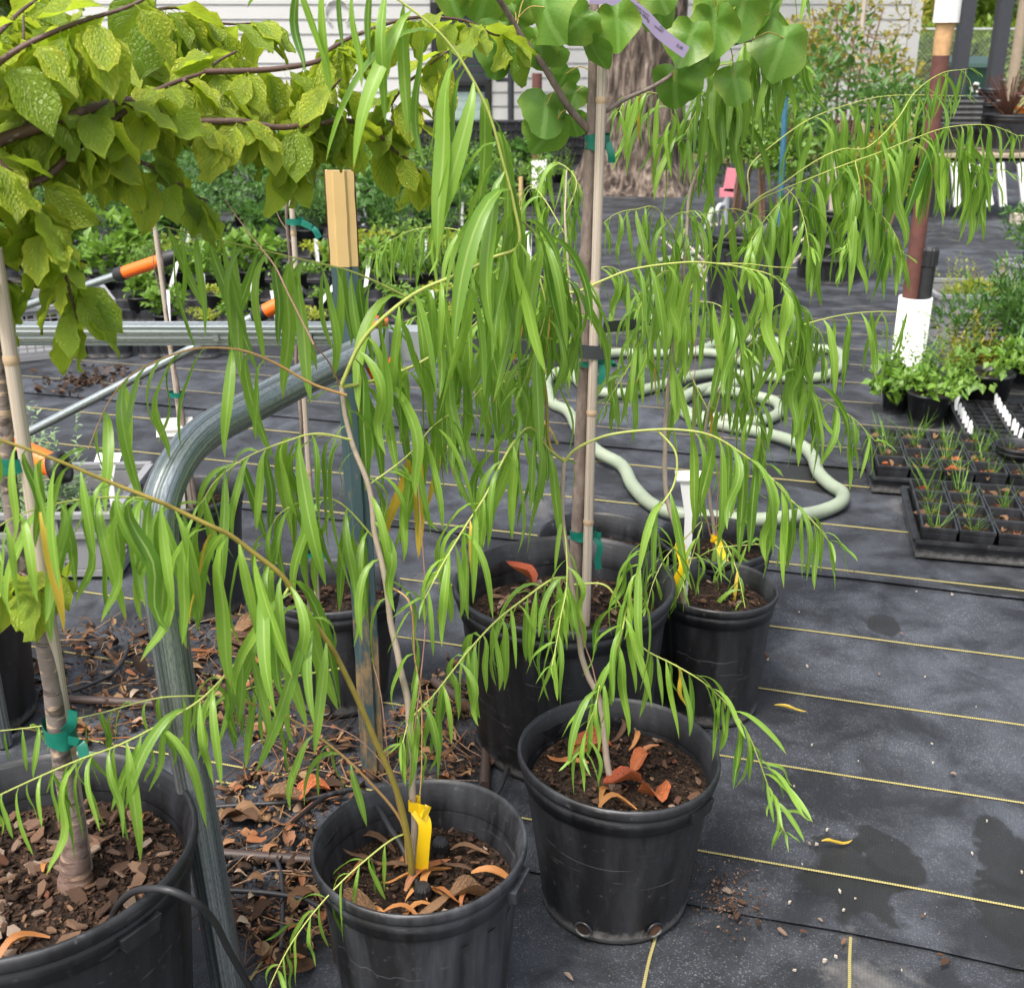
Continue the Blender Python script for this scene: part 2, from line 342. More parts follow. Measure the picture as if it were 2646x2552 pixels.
M['drytwig'] = stem('willow_dry_twig', (0.22, 0.11, 0.08), (0.38, 0.22, 0.17))
M['willow'] = leaf_mat('willow_leaf', (0.05, 0.15, 0.016), (0.25, 0.42, 0.045), (0.40, 0.50, 0.17), ridge=(0.03, 0.085), tip=(0.30, 0.11, 0.04), tw=0.44, rough=0.40)
M['willow_yellow'] = leaf_mat('willow_leaf_yellowed', (0.55, 0.36, 0.03), (0.62, 0.44, 0.05), (0.6, 0.45, 0.12), tip=(0.35, 0.15, 0.04), tw=0.3)
M['plum'] = leaf_mat('plum_leaf', (0.085, 0.20, 0.014), (0.36, 0.46, 0.03), (0.12, 0.18, 0.03), bk=0.5, veins=0.7, yellow=(0.62, 0.56, 0.04), tw=0.52, rough=0.45, spots=0.1)
M['redbud'] = leaf_mat('redbud_leaf', (0.04, 0.12, 0.012), (0.115, 0.25, 0.02), (0.20, 0.32, 0.09), bk=0.08, veins=0.1, yellow=(0.36, 0.38, 0.04), tw=0.35, spots=0.25)
def fol(name, lo, hi, tw=0.3): return leaf_mat(name, lo, hi, tuple(min(1, c * 1.3) for c in hi), tw=tw, rough=0.5)
M['fol_a'] = fol('herb_leaf_bright', (0.07, 0.16, 0.015), (0.17, 0.30, 0.03))
M['fol_b'] = fol('herb_leaf_deep', (0.035, 0.10, 0.018), (0.09, 0.20, 0.03))
M['fol_c'] = fol('herb_leaf_yellow', (0.16, 0.22, 0.02), (0.36, 0.40, 0.03))
M['fol_d'] = fol('herb_leaf_silver', (0.14, 0.22, 0.10), (0.30, 0.40, 0.22))
M['fol_e'] = fol('shrub_leaf_autumn', (0.10, 0.15, 0.015), (0.36, 0.28, 0.03))
M['fol_t'] = fol('tree_leaf', (0.06, 0.13, 0.012), (0.20, 0.30, 0.02))
M['fol_t2'] = fol('tree_leaf_dark', (0.03, 0.08, 0.012), (0.09, 0.17, 0.02))
M['grass'] = fol('grass_blade', (0.06, 0.16, 0.01), (0.16, 0.30, 0.03))
M['orange_flower'] = simple('orange_petal', (0.75, 0.22, 0.01), 0.5)
M['pvc'] = simple('white_pvc', (0.80, 0.79, 0.76), 0.35, 0, 0.06, 6, 0.03)
M['tagwhite'] = simple('white_label_plastic', (0.68, 0.68, 0.67), 0.5, 0, 0.08, 20, 0.03)
M['taggrey'] = simple('grey_label_plastic', (0.46, 0.45, 0.42), 0.55, 0, 0.1, 20, 0.03)
M['hose'] = simple('pale_green_hose', (0.235, 0.275, 0.195), 0.55, 0, 0.28, 7, 0.08)
M['drip'] = simple('drip_tube_rubber', (0.022, 0.022, 0.024), 0.5, 0, 0.4, 50)
M['brownpipe'] = simple('brown_poly_pipe', (0.055, 0.035, 0.028), 0.55, 0, 0.3, 40)
M['tie'] = simple('green_tie_tape', (0.004, 0.13, 0.09), 0.38, 0, 0.25, 30)
M['flag'] = simple('yellow_flagging_tape', (0.85, 0.55, 0.01), 0.4, 0, 0.08, 18)
M['orange'] = simple('orange_grip', (0.80, 0.14, 0.012), 0.4, 0, 0.1, 20)
M['black'] = simple('black_plastic', (0.018, 0.018, 0.02), 0.5, 0, 0.4, 40)
M['crate'] = simple('grey_crate_plastic', (0.22, 0.22, 0.225), 0.5, 0, 0.12, 8, 0.05)
M['redpipe'] = simple('rusty_red_pipe', (0.12, 0.045, 0.034), 0.7, 0.1, 0.5, 22, 0.3)
M['rawwood'] = simple('split_wood', (0.50, 0.30, 0.14), 0.8, 0, 0.5, 30, 0.4)
M['lilac'] = simple('lilac_label', (0.21, 0.17, 0.27), 0.5, 0, 0.06, 20, 0.02)
M['ink'] = simple('black_ink', (0.01, 0.01, 0.012), 0.6, 0, 0.1)
q = N('webbing'); wv = q.ma('MULTIPLY', q.wave(q.uv(), 26, 0, 'X', 0), q.wave(q.map(q.uv(), (1, 24, 1)), 12, 0, 'Y', 0))
M['strap'] = q.pbr(q.mix(wv, (0.02, 0.024, 0.026), (0.16, 0.18, 0.18)), 0.7, 0, q.bump(wv, 0.6, 0.002))
M['siding'] = simple('white_siding', (0.50, 0.495, 0.485), 0.6, 0, 0.05, 2, 0.04)
M['dark'] = simple('dark_recess', (0.015, 0.015, 0.017), 0.8)
M['post'] = simple('charcoal_post', (0.035, 0.038, 0.045), 0.5)
M['bin'] = simple('dark_green_bin', (0.010, 0.045, 0.030), 0.45)
q = N('window_glass'); M['glass'] = q.pbr((0.06, 0.10, 0.09), 0.12, 0.0, None, 0.6)
M['blind'] = simple('window_blind', (0.32, 0.42, 0.40), 0.6)
M['roof'] = simple('roof_sheet', (0.22, 0.22, 0.23), 0.6)
q = N('trunk_bark'); o = q.map(q.obj(), (26, 26, 4.2)); r1 = q.noise(o, 1.0, 8, 0.68, 0.8); vv = q.vor(q.map(q.obj(), (16, 16, 4.0)), 1.0)
M['trunk'] = q.pbr(q.ramp(q.ma('ADD', q.ma('MULTIPLY', r1, 0.75), q.ma('MULTIPLY', vv, 0.25)), [(0.36, (0.02, 0.014, 0.011)), (0.46, (0.085, 0.06, 0.046)), (0.54, (0.20, 0.15, 0.115)), (0.66, (0.38, 0.31, 0.25))]), 0.85, 0, q.bump(q.ma('ADD', r1, vv), 1.0, 0.06))
q = N('lawn'); g = q.noise(q.pos(), 3, 6); M['lawn'] = q.pbr(q.ramp(g, [(0.3, (0.10, 0.12, 0.03)), (0.7, (0.26, 0.24, 0.09))]), 0.95)
M['wood'] = simple('weathered_wood', (0.30, 0.24, 0.18), 0.8, 0, 0.3, 12, 0.3)
M['pink'] = simple('pink_tap_handle', (0.60, 0.20, 0.24), 0.55, 0, 0.2, 30)
M['steelblue'] = simple('blue_stake', (0.035, 0.13, 0.19), 0.5, 0, 0.3, 12)
M['stone'] = simple('pale_stone', (0.48, 0.42, 0.34), 0.85, 0, 0.3, 9, 0.5)
M['wire'] = simple('fence_wire', (0.40, 0.42, 0.43), 0.5, 0.5)
# ================================================================ the setting
TH = rad(-16); E1 = Vector((math.cos(TH), math.sin(TH), 0)); E2 = Vector((-math.sin(TH), math.cos(TH), 0))
m = MB(); S = 160
m.add([(-S, -20, -0.02), (S, -20, -0.02), (S, 300, -0.02), (-S, 300, -0.02)], [(0, 1, 2, 3)])
m.obj('ground', M['lawn'], kind='structure')
def sheet(name, c0, c1, x0, x1, z, raise_edge=0.0):
    # a strip of fabric between two lines c (distance along E2 from the origin), with a gently uneven surface
    m = MB(); nx, ny = 60, max(4, int((c1 - c0) / 0.12)); ny = min(ny, 60)
    for j in range(ny + 1):
        for i in range(nx + 1):
            a = x0 + (x1 - x0) * i / nx; b = c0 + (c1 - c0) * j / ny
            p = E1 * a + E2 * b
            w = 0.0018 * mnoise.noise(p * 2.5) + 0.0012
            if j == 0 and raise_edge: b2 = 0.010 * mnoise.noise(Vector((a * 3, z * 90, 0))); p += E2 * b2; w = raise_edge * (0.35 + 0.65 * abs(mnoise.noise(Vector((a * 4, 3, z * 50)))))
            m.v.append((p.x, p.y, z + w))
    for j in range(ny):
        for i in range(nx):
            a = j * (nx + 1) + i; m.face([a, a + 1, a + nx + 2, a + nx + 1])
    return m.obj(name, M['fabric'], kind='structure')
def cc(x, y): return G(x, y).dot(E2)
s1 = 0.5 * (cc(1900, 2345) + cc(2646, 2530)); s2 = 0.5 * (cc(1989, 1493) + cc(2646, 1545)); s3 = cc(1990, 1203)
f1 = sheet('weed_fabric_sheet', -0.5, s1 + 0.15, -3, 3.5, 0.0)
f2 = sheet('weed_fabric_sheet', s1, s2 + 0.12, -4, 4.5, 0.005, 0.006)
f3 = sheet('weed_fabric_sheet', s2, s3 + 0.12, -5, 6, 0.010, 0.006)
f4 = sheet('weed_fabric_sheet', s3, 15.0, -11, 13, 0.015, 0.006)
def stripe(parent, a, b, z, w=0.0055, wob=0.004, mat='stripe'):
    m = MB(); n = 40; ph = R.random() * 50
    dirv = (b - a).normalized(); pr = Vector((-dirv.y, dirv.x, 0)); L = 0
    for i in range(n + 1):
        p = a.lerp(b, i / n) + pr * (wob * mnoise.noise(Vector((ph + i * 0.45, 0, 0))))
        m.v += [tuple(p - pr * w / 2 + Vector((0, 0, z))), tuple(p + Vector((0, 0, z + 0.0022))), tuple(p + pr * w / 2 + Vector((0, 0, z)))]
    Lt = (b - a).length
    for i in range(n):
        v0, v1 = Lt * i / n, Lt * (i + 1) / n
        for k in (0, 1):
            m.face([i * 3 + k, i * 3 + 3 + k, i * 3 + 4 + k, i * 3 + 1 + k], [(k / 2, v0), (k / 2, v1), (k / 2 + .5, v1), (k / 2 + .5, v0)])
    m.obj('stripe', M[mat], parent)
for y in (2280, 2018, 1823, 1655): 
    c = cc(2228, y); stripe(f2, E1 * -2.6 + E2 * c, E1 * 3.5 + E2 * c, 0.0085)
for y in (1475, 1360, 1255):
    c = cc(2100, y); stripe(f3, E1 * -4.0 + E2 * c, E1 * 5 + E2 * c, 0.0135, 0.006)
c = s3 + 0.22
while c < 6.6: stripe(f4, E1 * -6 + E2 * c, E1 * (1.2 if c > 4.6 else 6) + E2 * c, 0.0185, 0.006, 0.01, 'stripe_far'); c += 0.31
for (xa, ya) in ((1662, 2552), (2194, 2552), (635, 2552), (1140, 2552)):
    p = G(xa, ya); a = p.dot(E1); stripe(f1, E1 * a + E2 * 0.6, E1 * a + E2 * (s1 - 0.004), 0.0045)
stripe(f1, G(560, 2030) + Vector((0, 0, 0)), G(664, 2046), 0.012)

# ---------------------------------------------------------------- building behind
WY = 16.6
def wx(xd, yd): return PY(xd * 1.35, yd * 1.35, WY)
X0, X1 = wx(120, 150).x, wx(1752, 100).x
bl = thing('building', 'white sided building with a dark framed window behind the nursery', 'building', (0, WY, 0))
m = MB(); m.box(((X0 + X1) / 2, 0.6, 1.9), (X1 - X0 - 0.02, 1.1, 3.8)); m.obj('wall', M['siding'], bl, False)
wa, wb = wx(828, 100), wx(938, 100); wz0, wz1 = wx(880, 268).z, wx(880, 5).z
z = 0.42; wa2, wb2 = wa.x - 0.02, wb.x + 0.02
def board(xa, xb, z):
    m = MB(); th0, th1 = 0.012, 0.03
    m.add([(xa, -th1, z), (xb, -th1, z), (xb, -th0, z + 0.195), (xa, -th0, z + 0.195), (xa, 0.06, z), (xb, 0.06, z), (xb, 0.06, z + 0.195), (xa, 0.06, z + 0.195)],
          [(0, 1, 2, 3), (0, 4, 5, 1), (2, 6, 7, 3), (1, 5, 6, 2), (0, 3, 7, 4)])
    m.obj('siding_board', M['siding'], bl, False)
while z < 3.6:
    if z + 0.19 > wz0 and z < wz1: board(X0, wa2, z); board(wb2, X1 - 0.14, z)
    else: board(X0, X1 - 0.14, z)
    z += 0.183
m = MB(); m.box((X1 - 0.06, 0.0, 2.0), (0.15, 0.11, 3.4)); m.obj('corner_board', M['siding'], bl, False)
m = MB(); m.box(((X0 + X1) / 2, 0.03, 0.2), (X1 - X0 - 0.3, 0.1, 0.42)); m.obj('skirting', M['dark'], bl, False)
wn = MB(); fw = 0.07; cx_, cz_ = (wa.x + wb.x) / 2, (wz0 + wz1) / 2; ww, wh = wb.x - wa.x, wz1 - wz0
for (cx2, cz2, sx, sz) in ((wa.x + fw / 2, cz_, fw, wh), (wb.x - fw / 2, cz_, fw, wh), (cx_, wz0 + fw / 2, ww - 2 * fw, fw), (cx_, wz1 - fw / 2, ww - 2 * fw, fw), (cx_, wz0 + wh * 0.42, ww - 2 * fw, 0.05)):
    wn.box((cx2, -0.01, cz2), (sx, 0.12, sz))
wo_ = wn.obj('window', M['dark'], bl, False)
m = MB(); m.box((cx_, 0.012, cz_), (ww - 2 * fw, 0.01, wh - 2 * fw)); m.obj('pane', M['glass'], wo_, False)
for i in range(14):
    m = MB(); m.box((cx_, 0.004 if i > 8 else 0.002, wz0 + fw + 0.02 + i * (wh - 2 * fw) / 14 + 0.02), (ww - 2 * fw - 0.03, 0.006, (wh - 2 * fw) / 14 - (0.004 if i < 5 else 0.028))); m.obj('blind_slat', M['blind'] if i < 5 else M['post'], wo_, False)
m = MB(); m.add([(X0 - 0.5, -0.6, 3.75), (X1 + 0.5, -0.6, 3.75), (X1 + 0.5, 2.5, 4.7), (X0 - 0.5, 2.5, 4.7), (X0 - 0.5, -0.6, 3.6), (X1 + 0.5, -0.6, 3.6), (X1 + 0.5, 2.5, 4.55), (X0 - 0.5, 2.5, 4.55)], [(0, 1, 2, 3), (7, 6, 5, 4), (0, 4, 5, 1), (1, 5, 6, 2), (0, 3, 7, 4)]); m.obj('roof', M['roof'], bl, False)
fl = thing('flood_light', 'small black twin flood light fixed to the white siding', 'light', wx(350, 42) + Vector((0, -0.03, 0)))
m = MB(); m.box((0, -0.03, 0), (0.10, 0.05, 0.12)); m.obj('back_plate', M['black'], fl)
for s in (-1, 1):
    m = MB(); m.tube([(s * 0.05, -0.05, 0.02), (s * 0.09, -0.10, 0.05), (s * 0.11, -0.2, 0.03)], [0.02, 0.045, 0.06], 12); m.obj('lamp_head', M['black'], fl)
# cable loop, downpipe
lp = wx(648, 42); m = MB(); m.tube([lp + Vector((0.16 * math.sin(a), -0.05, 0.11 + 0.16 * math.cos(a))) for a in [i * math.pi / 12 - math.pi * .8 for i in range(20)]], 0.012, 6)
tag(m.obj('cable_loop', M['taggrey']), 'grey cable hanging in a loop on the white siding', 'cable')
dp = thing('standpipe', 'black standpipe with a meter box against the white wall beside the window', 'pipe', (wx(978, 250).x, WY - 0.5, 0))
m = MB(); m.tube([(0, 0, 0), (0, 0, 1.75)], 0.045, 10); m.obj('pipe', M['post'], dp)
m = MB(); m.box((-0.24, 0, 1.13), (0.2, 0.12, 0.34)); m.box((-0.09, 0, 0.95), (0.22, 0.05, 0.05)); m.obj('meter_box', M['post'], dp, False)

# ---------------------------------------------------------------- foliage helpers
def leaf_quad(L=1.0, w=0.45):                     # pointed little leaf of four triangles, folded on the midrib
    return ([(0, 0, 0), (-w / 2, L * .42, .09), (0, L, -.12), (w / 2, L * .42, .09), (0, L * .45, 0)],
            [(0, 4, 1), (1, 4, 2), (0, 3, 4), (3, 2, 4)], [[(.5, 0), (.5, .45), (0, .42)], [(0, .42), (.5, .45), (.5, .9)], [(.5, 0), (1, .42), (.5, .45)], [(1, .42), (.5, .9), (.5, .45)]])
LQ = leaf_quad(); LQW = leaf_quad(1, 0.75); LQN = leaf_quad(1, 0.2)
def foliage(n, size, fn, T=LQ, rr=R, up=0.3):
    m = MB()
    for i in range(n):
        p, dirv = fn(rr); s = size * rr.uniform(0.6, 1.3)
        d = Vector(dirv) + Vector((rr.gauss(0, .5), rr.gauss(0, .5), rr.gauss(up, .5)))
        q_ = d.to_track_quat('Y', 'Z').to_matrix().to_4x4() @ Matrix.Rotation(rr.uniform(-.9, .9), 4, 'Y')
        m.inst(T, Matrix.Translation(p) @ q_ @ Matrix.Scale(s, 4))
    return m
def blob(cs):                                     # sample clumps: list of (centre, radii)
    ws = [c[1][0] * c[1][1] * c[1][2] for c in cs]; 
    def f(rr):
        c, r_ = rr.choices(cs, ws)[0]
        while True:
            v = Vector((rr.uniform(-1, 1), rr.uniform(-1, 1), rr.uniform(-1, 1)))
            if v.length <= 1 and rr.random() < 0.25 + v.length: break
        return Vector(c) + Vector((v.x * r_[0], v.y * r_[1], v.z * r_[2])), v
    return f
def clumps(c, r, n, rr, s=0.45):
    out = []
    for i in range(n):
        v = Vector((rr.gauss(0, .5), rr.gauss(0, .5), rr.gauss(0, .5)))
        if v.length > 1: v.normalize()
        k = rr.uniform(0.6, 1.2) * s
        out.append(((c[0] + v.x * r[0], c[1] + v.y * r[1], c[2] + v.z * r[2]), (r[0] * k, r[1] * k, r[2] * k)))
    return out
# ---------------------------------------------------------------- big tree
tb = G(1640, 492); tb.z = 0
bt = thing('large_tree', 'big old tree with deeply furrowed grey brown bark before the white building', 'tree', tb)
m = MB(); prof = [(0, 0.72), (0.1, 0.62), (0.3, 0.52), (0.7, 0.465), (1.2, 0.445), (2.0, 0.43), (3.0, 0.41), (4.2, 0.38)]
n = 96; ring = []
zs = [i * 4.2 / 70 for i in range(71)]
for z in zs:
    for k in range(len(prof) - 1):
        if prof[k][0] <= z <= prof[k + 1][0]:
            t = (z - prof[k][0]) / (prof[k + 1][0] - prof[k][0]); r0 = prof[k][1] * (1 - t) + prof[k + 1][1] * t; break
    for j in range(n):
        a = 2 * math.pi * j / n
        fl_ = 0.10 * max(0, 1 - z / 0.6) * math.sin(a * 5 + 1) + 0.035 * mnoise.noise(Vector((math.cos(a) * 9, math.sin(a) * 9, z * 1.6))) + 0.03 * mnoise.noise(Vector((math.cos(a) * 3, math.sin(a) * 3, z)))
        m.v.append(((r0 + fl_) * math.cos(a), (r0 + fl_) * math.sin(a), z))
for i in range(70):
    for j in range(n): m.face([i * n + j, i * n + (j + 1) % n, (i + 1) * n + (j + 1) % n, (i + 1) * n + j])
for (a, l) in ((0.4, 2.6), (2.3, 2.9), (4.4, 2.5), (5.5, 2.2)):
    m.tube(crom([(0, 0, 4.0), (0.5 * math.cos(a), 0.5 * math.sin(a), 4.7), (l * math.cos(a), l * math.sin(a), 5.9)], 5), [0.3, .28, .26, .24, .22, .2, .18, .16, .14, .11, .09], 10)
m.obj('trunk', M['trunk'], bt)
rr = random.Random(3)
m = foliage(2600, 0.24, blob(clumps((0, 1.0, 7.0), (3.2, 2.6, 1.2), 18, rr, 0.5)), LQ, rr); m.obj('crown', M['fol_t'], bt, kind='stuff')
rr = random.Random(31)
for i, (x, y, c) in enumerate(((1590, 500, 'pale_stone'), (1632, 500, 'pale'), (1690, 502, 'brick'), (1735, 503, 'brick'))):
    p = G(x, y); m = MB(); m.box((0, 0, 0.05), (0.19, 0.11, 0.10)); 
    for k, vv in enumerate(m.v): m.v[k] = tuple(Vector(vv) * 1.0 + Vector((rr.gauss(0, .01), rr.gauss(0, .01), rr.gauss(0, .008) if vv[2] > 0.05 else 0)))
    o = m.obj('edging_stone', M['stone'] if c != 'brick' else M['redpipe'], smooth=False); o.location = p + Vector((0, 0, .015))
    tag(o, 'pale stone edging the foot of the big tree' if c != 'brick' else 'reddish brick edging the foot of the big tree', 'stone' if c != 'brick' else 'brick', 'stones edging the tree' if c != 'brick' else 'bricks edging the tree')
o = foliage(70, 0.11, blob([((0, 0, 0.06), (0.12, 0.1, 0.06))]), LQN, rr, 1.2).obj('grass_tuft', M['grass']); o.location = G(1660, 493) + Vector((.0, -.15, 0)); tag(o, 'grass tuft at the foot of the big tree', 'grass')
# ---------------------------------------------------------------- beyond the fence: trees and hedge, lawn
def far_tree(X, Y, h, w, mat, label, seed, tz=0.0):
    rr = random.Random(seed); t = thing('leafy_tree', label, 'tree', (X, Y, 0), 'trees beyond the wire fence')
    m = MB(); m.tube(crom([(0, 0, 0), (0.1, 0, h * 0.25), (-0.1, 0, h * 0.6)], 4), [0.2, .19, .18, .17, .15, .13, .11, .09, .07], 8); m.obj('trunk', M['trunk'], t)
    m = foliage(3000, 0.34, blob(clumps((0, 0, h * 0.55), (w, w * 0.7, h * 0.45), 26, rr, 0.36)), LQ, rr); m.obj('crown', M[mat], t, kind='stuff')
for i, (xd, Y, h, w, mt, lb) in enumerate((
    (1790, 44, 6.5, 2.4, 'fol_t', 'tall light green tree over the fence just right of the building'), (1905, 40, 6.0, 2.4, 'fol_t', 'broad yellow green tree beyond the fence above the wheelie bin'),
    (1985, 38, 6.6, 2.8, 'fol_t2', 'dark green tree beyond the fence right of the charcoal posts'), (1840, 52, 4.2, 2.2, 'fol_t2', 'low dark tree far beyond the fence behind the pale pole'), (2080, 44, 7, 3.2, 'fol_t', 'wide green tree beyond the fence past the charcoal posts'),
    (30, 24, 7, 2.6, 'fol_t', 'leafy tree left of the white building'), (-160, 22, 6, 2.8, 'fol_t2', 'dark leafy tree far left of the white building'))):
    far_tree(PY(xd * 1.35, 110, Y).x, Y, h, w, mt, lb, 50 + i)
rr = random.Random(9); hx0, hx1 = PY(1745 * 1.35, 130, 34).x, PY(2200 * 1.35, 130, 34).x
m = foliage(9000, 0.26, blob([((hx0 + (hx1 - hx0) * (i + .5) / 16, 0.6 * rr.random(), 0.75 + 0.2 * rr.random()), (0.8, 0.6, 0.85 + 0.3 * rr.random())) for i in range(16)]), LQ, rr)
o = m.obj('hedge', M['fol_t']); o.location = (0, 35, 0.0); tag(o, 'loose green hedge growing along the wire fence', 'hedge')
fe = thing('wire_fence', 'wire fence with a pale top rail before the green hedge', 'fence', (0, 33, 0))
m = MB(); m.tube([(hx0 - 4, 0, 1.72), (hx1 + 4, 0, 1.72)], 0.03, 8); m.obj('top_rail', M['wire'], fe)
k = 0
x = hx0 - 4
while x < hx1 + 4:
    m = MB(); m.tube([(x, 0, 0), (x, 0, 1.75)], 0.035, 8); m.obj('fence_post', M['wire'], fe); x += 2.6
m = MB()
for i in range(120):
    x = hx0 - 4 + i * (hx1 - hx0 + 8) / 120
    m.tube([(x, 0, 0.05), (x + 1.6, 0, 1.7)], 0.004, 3, False); m.tube([(x + 1.6, 0, 0.05), (x, 0, 1.7)], 0.004, 3, False)
m.obj('mesh', M['wire'], fe, kind='stuff')
# wheelie bin
bp = PY(1850 * 1.35, 300, 16); bn = thing('wheelie_bin', 'dark green wheelie bin with a pale emblem standing behind the charcoal posts', 'bin', (bp.x, 16.2, 0))
m = MB(); m.add([(-.26, -.28, .06), (.26, -.28, .06), (.26, .26, .06), (-.26, .26, .06), (-.33, -.36, 1.12), (.33, -.36, 1.12), (.33, .34, 1.12), (-.33, .34, 1.12)], [(0, 3, 2, 1), (0, 1, 5, 4), (1, 2, 6, 5), (2, 3, 7, 6), (3, 0, 4, 7)]); m.obj('body', M['bin'], bn, False)
m = MB(); m.add([(-.35, -.39, 1.11), (.35, -.39, 1.11), (.35, .36, 1.16), (-.35, .36, 1.16), (-.33, -.36, 1.16), (.33, -.36, 1.16), (.33, .34, 1.24), (-.33, .34, 1.24)], [(3, 2, 1, 0), (4, 5, 6, 7), (0, 1, 5, 4), (1, 2, 6, 5), (2, 3, 7, 6), (3, 0, 4, 7)]); m.obj('lid', M['bin'], bn, False)
m = MB(); m.tube([(-.3, .40, 1.1), (.3, .40, 1.1)], 0.018, 8); m.obj('handle', M['bin'], bn)
for s in (-1, 1):
    m = MB(); m.tube([(s * .24, .30, .11), (s * .30, .30, .11)], 0.11, 16); m.obj('wheel', M['black'], bn)
m = MB()                                           # three bent arrows and a line under them
for k in range(3):
    a = k * 2 * math.pi / 3 + math.pi / 2
    pts = [(0.055 * math.cos(a + t), 0, 0.055 * math.sin(a + t)) for t in (-.7, -.25, .25, .7)]
    m.tube([Vector(q_) + Vector((0, -.372 + 0.0, .86)) for q_ in pts], [0.017, .017, .017, .003], 6, True, 0)
m.box((0, -.362, .765), (0.11, 0.012, 0.012)); m.obj('emblem', M['tagwhite'], bn)
# charcoal posts of a shade frame
for i, (xt, lb) in enumerate(((1842, 'charcoal steel post standing in front of the wheelie bin'), (1912, 'charcoal steel post standing beside the stacked black pots'))):
    p = PY(xt * 1.35, 120, 11.5); t = thing('shade_post', lb, 'post', (p.x, 11.5, 0))
    m = MB(); m.box((0, 0, 1.5), (0.12, 0.12, 3.0)); m.obj('shaft', M['post'], t, False)
    m = MB(); m.box((0, 0, 0.025), (0.26, 0.26, 0.02)); m.obj('base_plate', M['post'], t, False)
# thin pole at the far right
p = PY(1955 * 1.35, 60, 20); m = MB(); m.tube([(p.x, 20, 0), (p.x, 20, 4)], 0.09, 8); tag(m.obj('utility_pole', M['wood']), 'weathered wooden pole behind the hedge right of the charcoal posts', 'pole')
# ---------------------------------------------------------------- sleeved steel posts
def sleeve_post(xs, yb, rs, hs_, rp, hp, label, cap=None, mat='redpipe', raw=None):
    b = G(xs, yb); b.z = 0.016; t = thing('sleeved_post', label, 'post', b)
    m = MB(); m.lathe([(rs, 0), (rs, hs_), (rs - 0.008, hs_), (rs - 0.008, 0.02)], 32); m.obj('sleeve', M['pvc'], t)
    m = MB(); m.tube([(-rs * .35, 0.0, 0), (-rs * .35, 0, hp * .5), (-rs * .35, 0, hp)], rp, 14); m.obj('steel_pipe', M[mat], t)
    return t
t = sleeve_post(2335, 1010, 0.069, 0.40, 0.033, 1.36, 'white sleeve around a rusty red post with a pale capped top beside grey crate')
m = MB(); m.tube([(0.028, -.005, 0.02), (0.032, -.005, 0.55)], 0.032, 20); ci = m.obj('black_pipe', M['black'], t)
m = MB(); m.lathe([(0.02, .53), (0.036, .535), (0.0375, .6), (0.03, .615), (0.0, .618)], 28, (0.032, -.005, 0), fn=lambda a, z, i: 0.0015 * math.cos(a * 14) if i < 3 else 0); m.obj('ribbed_cap', M['black'], ci, False)
m = MB(); m.tube([(-.024, 0, 1.36), (-.024, 0, 1.42), (-.02, 0, 1.5)], [0.033, .036, .036], 12); m.obj('split_top', M['rawwood'], t)
m = MB(); m.tube([(-.022, 0, 1.48), (-.022, 0, 2.1)], 0.05, 20); m.obj('top_sleeve', M['pvc'], t)
sleeve_post(1392, 540, 0.067, 0.42, 0.045, 1.15, 'white sleeve around a thin brown post left of the big tree')
sleeve_post(1352, 800, 0.045, 0.42, 0.012, 0.72, 'slim white sleeve holding a yellow cane behind the willow leaves', mat='cream')
# ================================================================ pots
def soilfn(amp, seed): return lambda x, y: amp * mnoise.noise(Vector((x * 14, y * 14, seed))) + amp * .6 * mnoise.noise(Vector((x * 40, y * 40, seed)))
def chip_T(rr, flat=0.13):                        # an irregular thin flake, slightly cupped
    k = rr.choice((5, 6, 7)); asp = rr.uniform(.32, .75); b = MB(); an = sorted((i + rr.uniform(-.32, .32)) * 2 * math.pi / k for i in range(k)); cu = rr.uniform(-.3, .3); vs_ = []
    for s in (-1, 1):
        for a in an:
            r = rr.uniform(.34, .56); x, y = r * math.cos(a), r * math.sin(a) * asp
            vs_.append((x, y, s * flat * rr.uniform(.25, .6) + cu * y * y * 2 + .1 * cu * x))
    b.add(vs_, [tuple(range(k))[::-1], tuple(range(k, 2 * k))] + [(i, (i + 1) % k, k + (i + 1) % k, k + i) for i in range(k)])
    return (b.v, b.f, b.uv)
rrc = random.Random(21)
CHIP_T = [chip_T(rrc) for _ in range(9)]; CURL_T = None
def tmesh(name, T, mat, smooth=False):
    b = MB(); b.inst(T, Matrix.Identity(4)); return b.mesh(name, M[mat], smooth)
CHIP_ME = [tmesh('bark_chip', t, 'chip') for t in CHIP_T]; CHIPD_ME = [tmesh('bark_chip', t, 'chip_dark') for t in CHIP_T]
def curl_leaf_T(rr, n=8, w=0.22, curl=1.0):        # a dry, curled, narrow or broad leaf lying flat
    vs_, fs, us = [], [], []; a = rr.uniform(-.3, .3); p = Vector((0, 0, 0.05))
    k1, k2 = rr.uniform(-1.5, 1.5) * curl, rr.uniform(-2, 2) * curl
    for i in range(n + 1):
        t = i / n; ww = w * (max(0.02, t) ** .5) * (1 - t) ** .7 * 2.2 * (0.85 + 0.3 * rr.random())
        dz = 0.10 * curl * math.sin(t * 5 + k2)
        ang = a + k1 * t
        side = Vector((-math.sin(ang), math.cos(ang), 0)); up = Vector((0, 0, 1))
        for j, u in enumerate((-1, 0, 1)):
            vs_.append(tuple(p + side * (u * ww * .5) + up * (dz + abs(u) * ww * (0.25 + 0.35 * math.sin(3 * t + k1)))))
        p = p + Vector((math.cos(ang), math.sin(ang), 0)) / n
    for i in range(n):
        for j in range(2):
            q0 = i * 3 + j; fs.append((q0, q0 + 3, q0 + 4, q0 + 1))
            us.append([(j / 2, i / n), (j / 2, (i + 1) / n), ((j + 1) / 2, (i + 1) / n), ((j + 1) / 2, i / n)])
    return (vs_, fs, us)
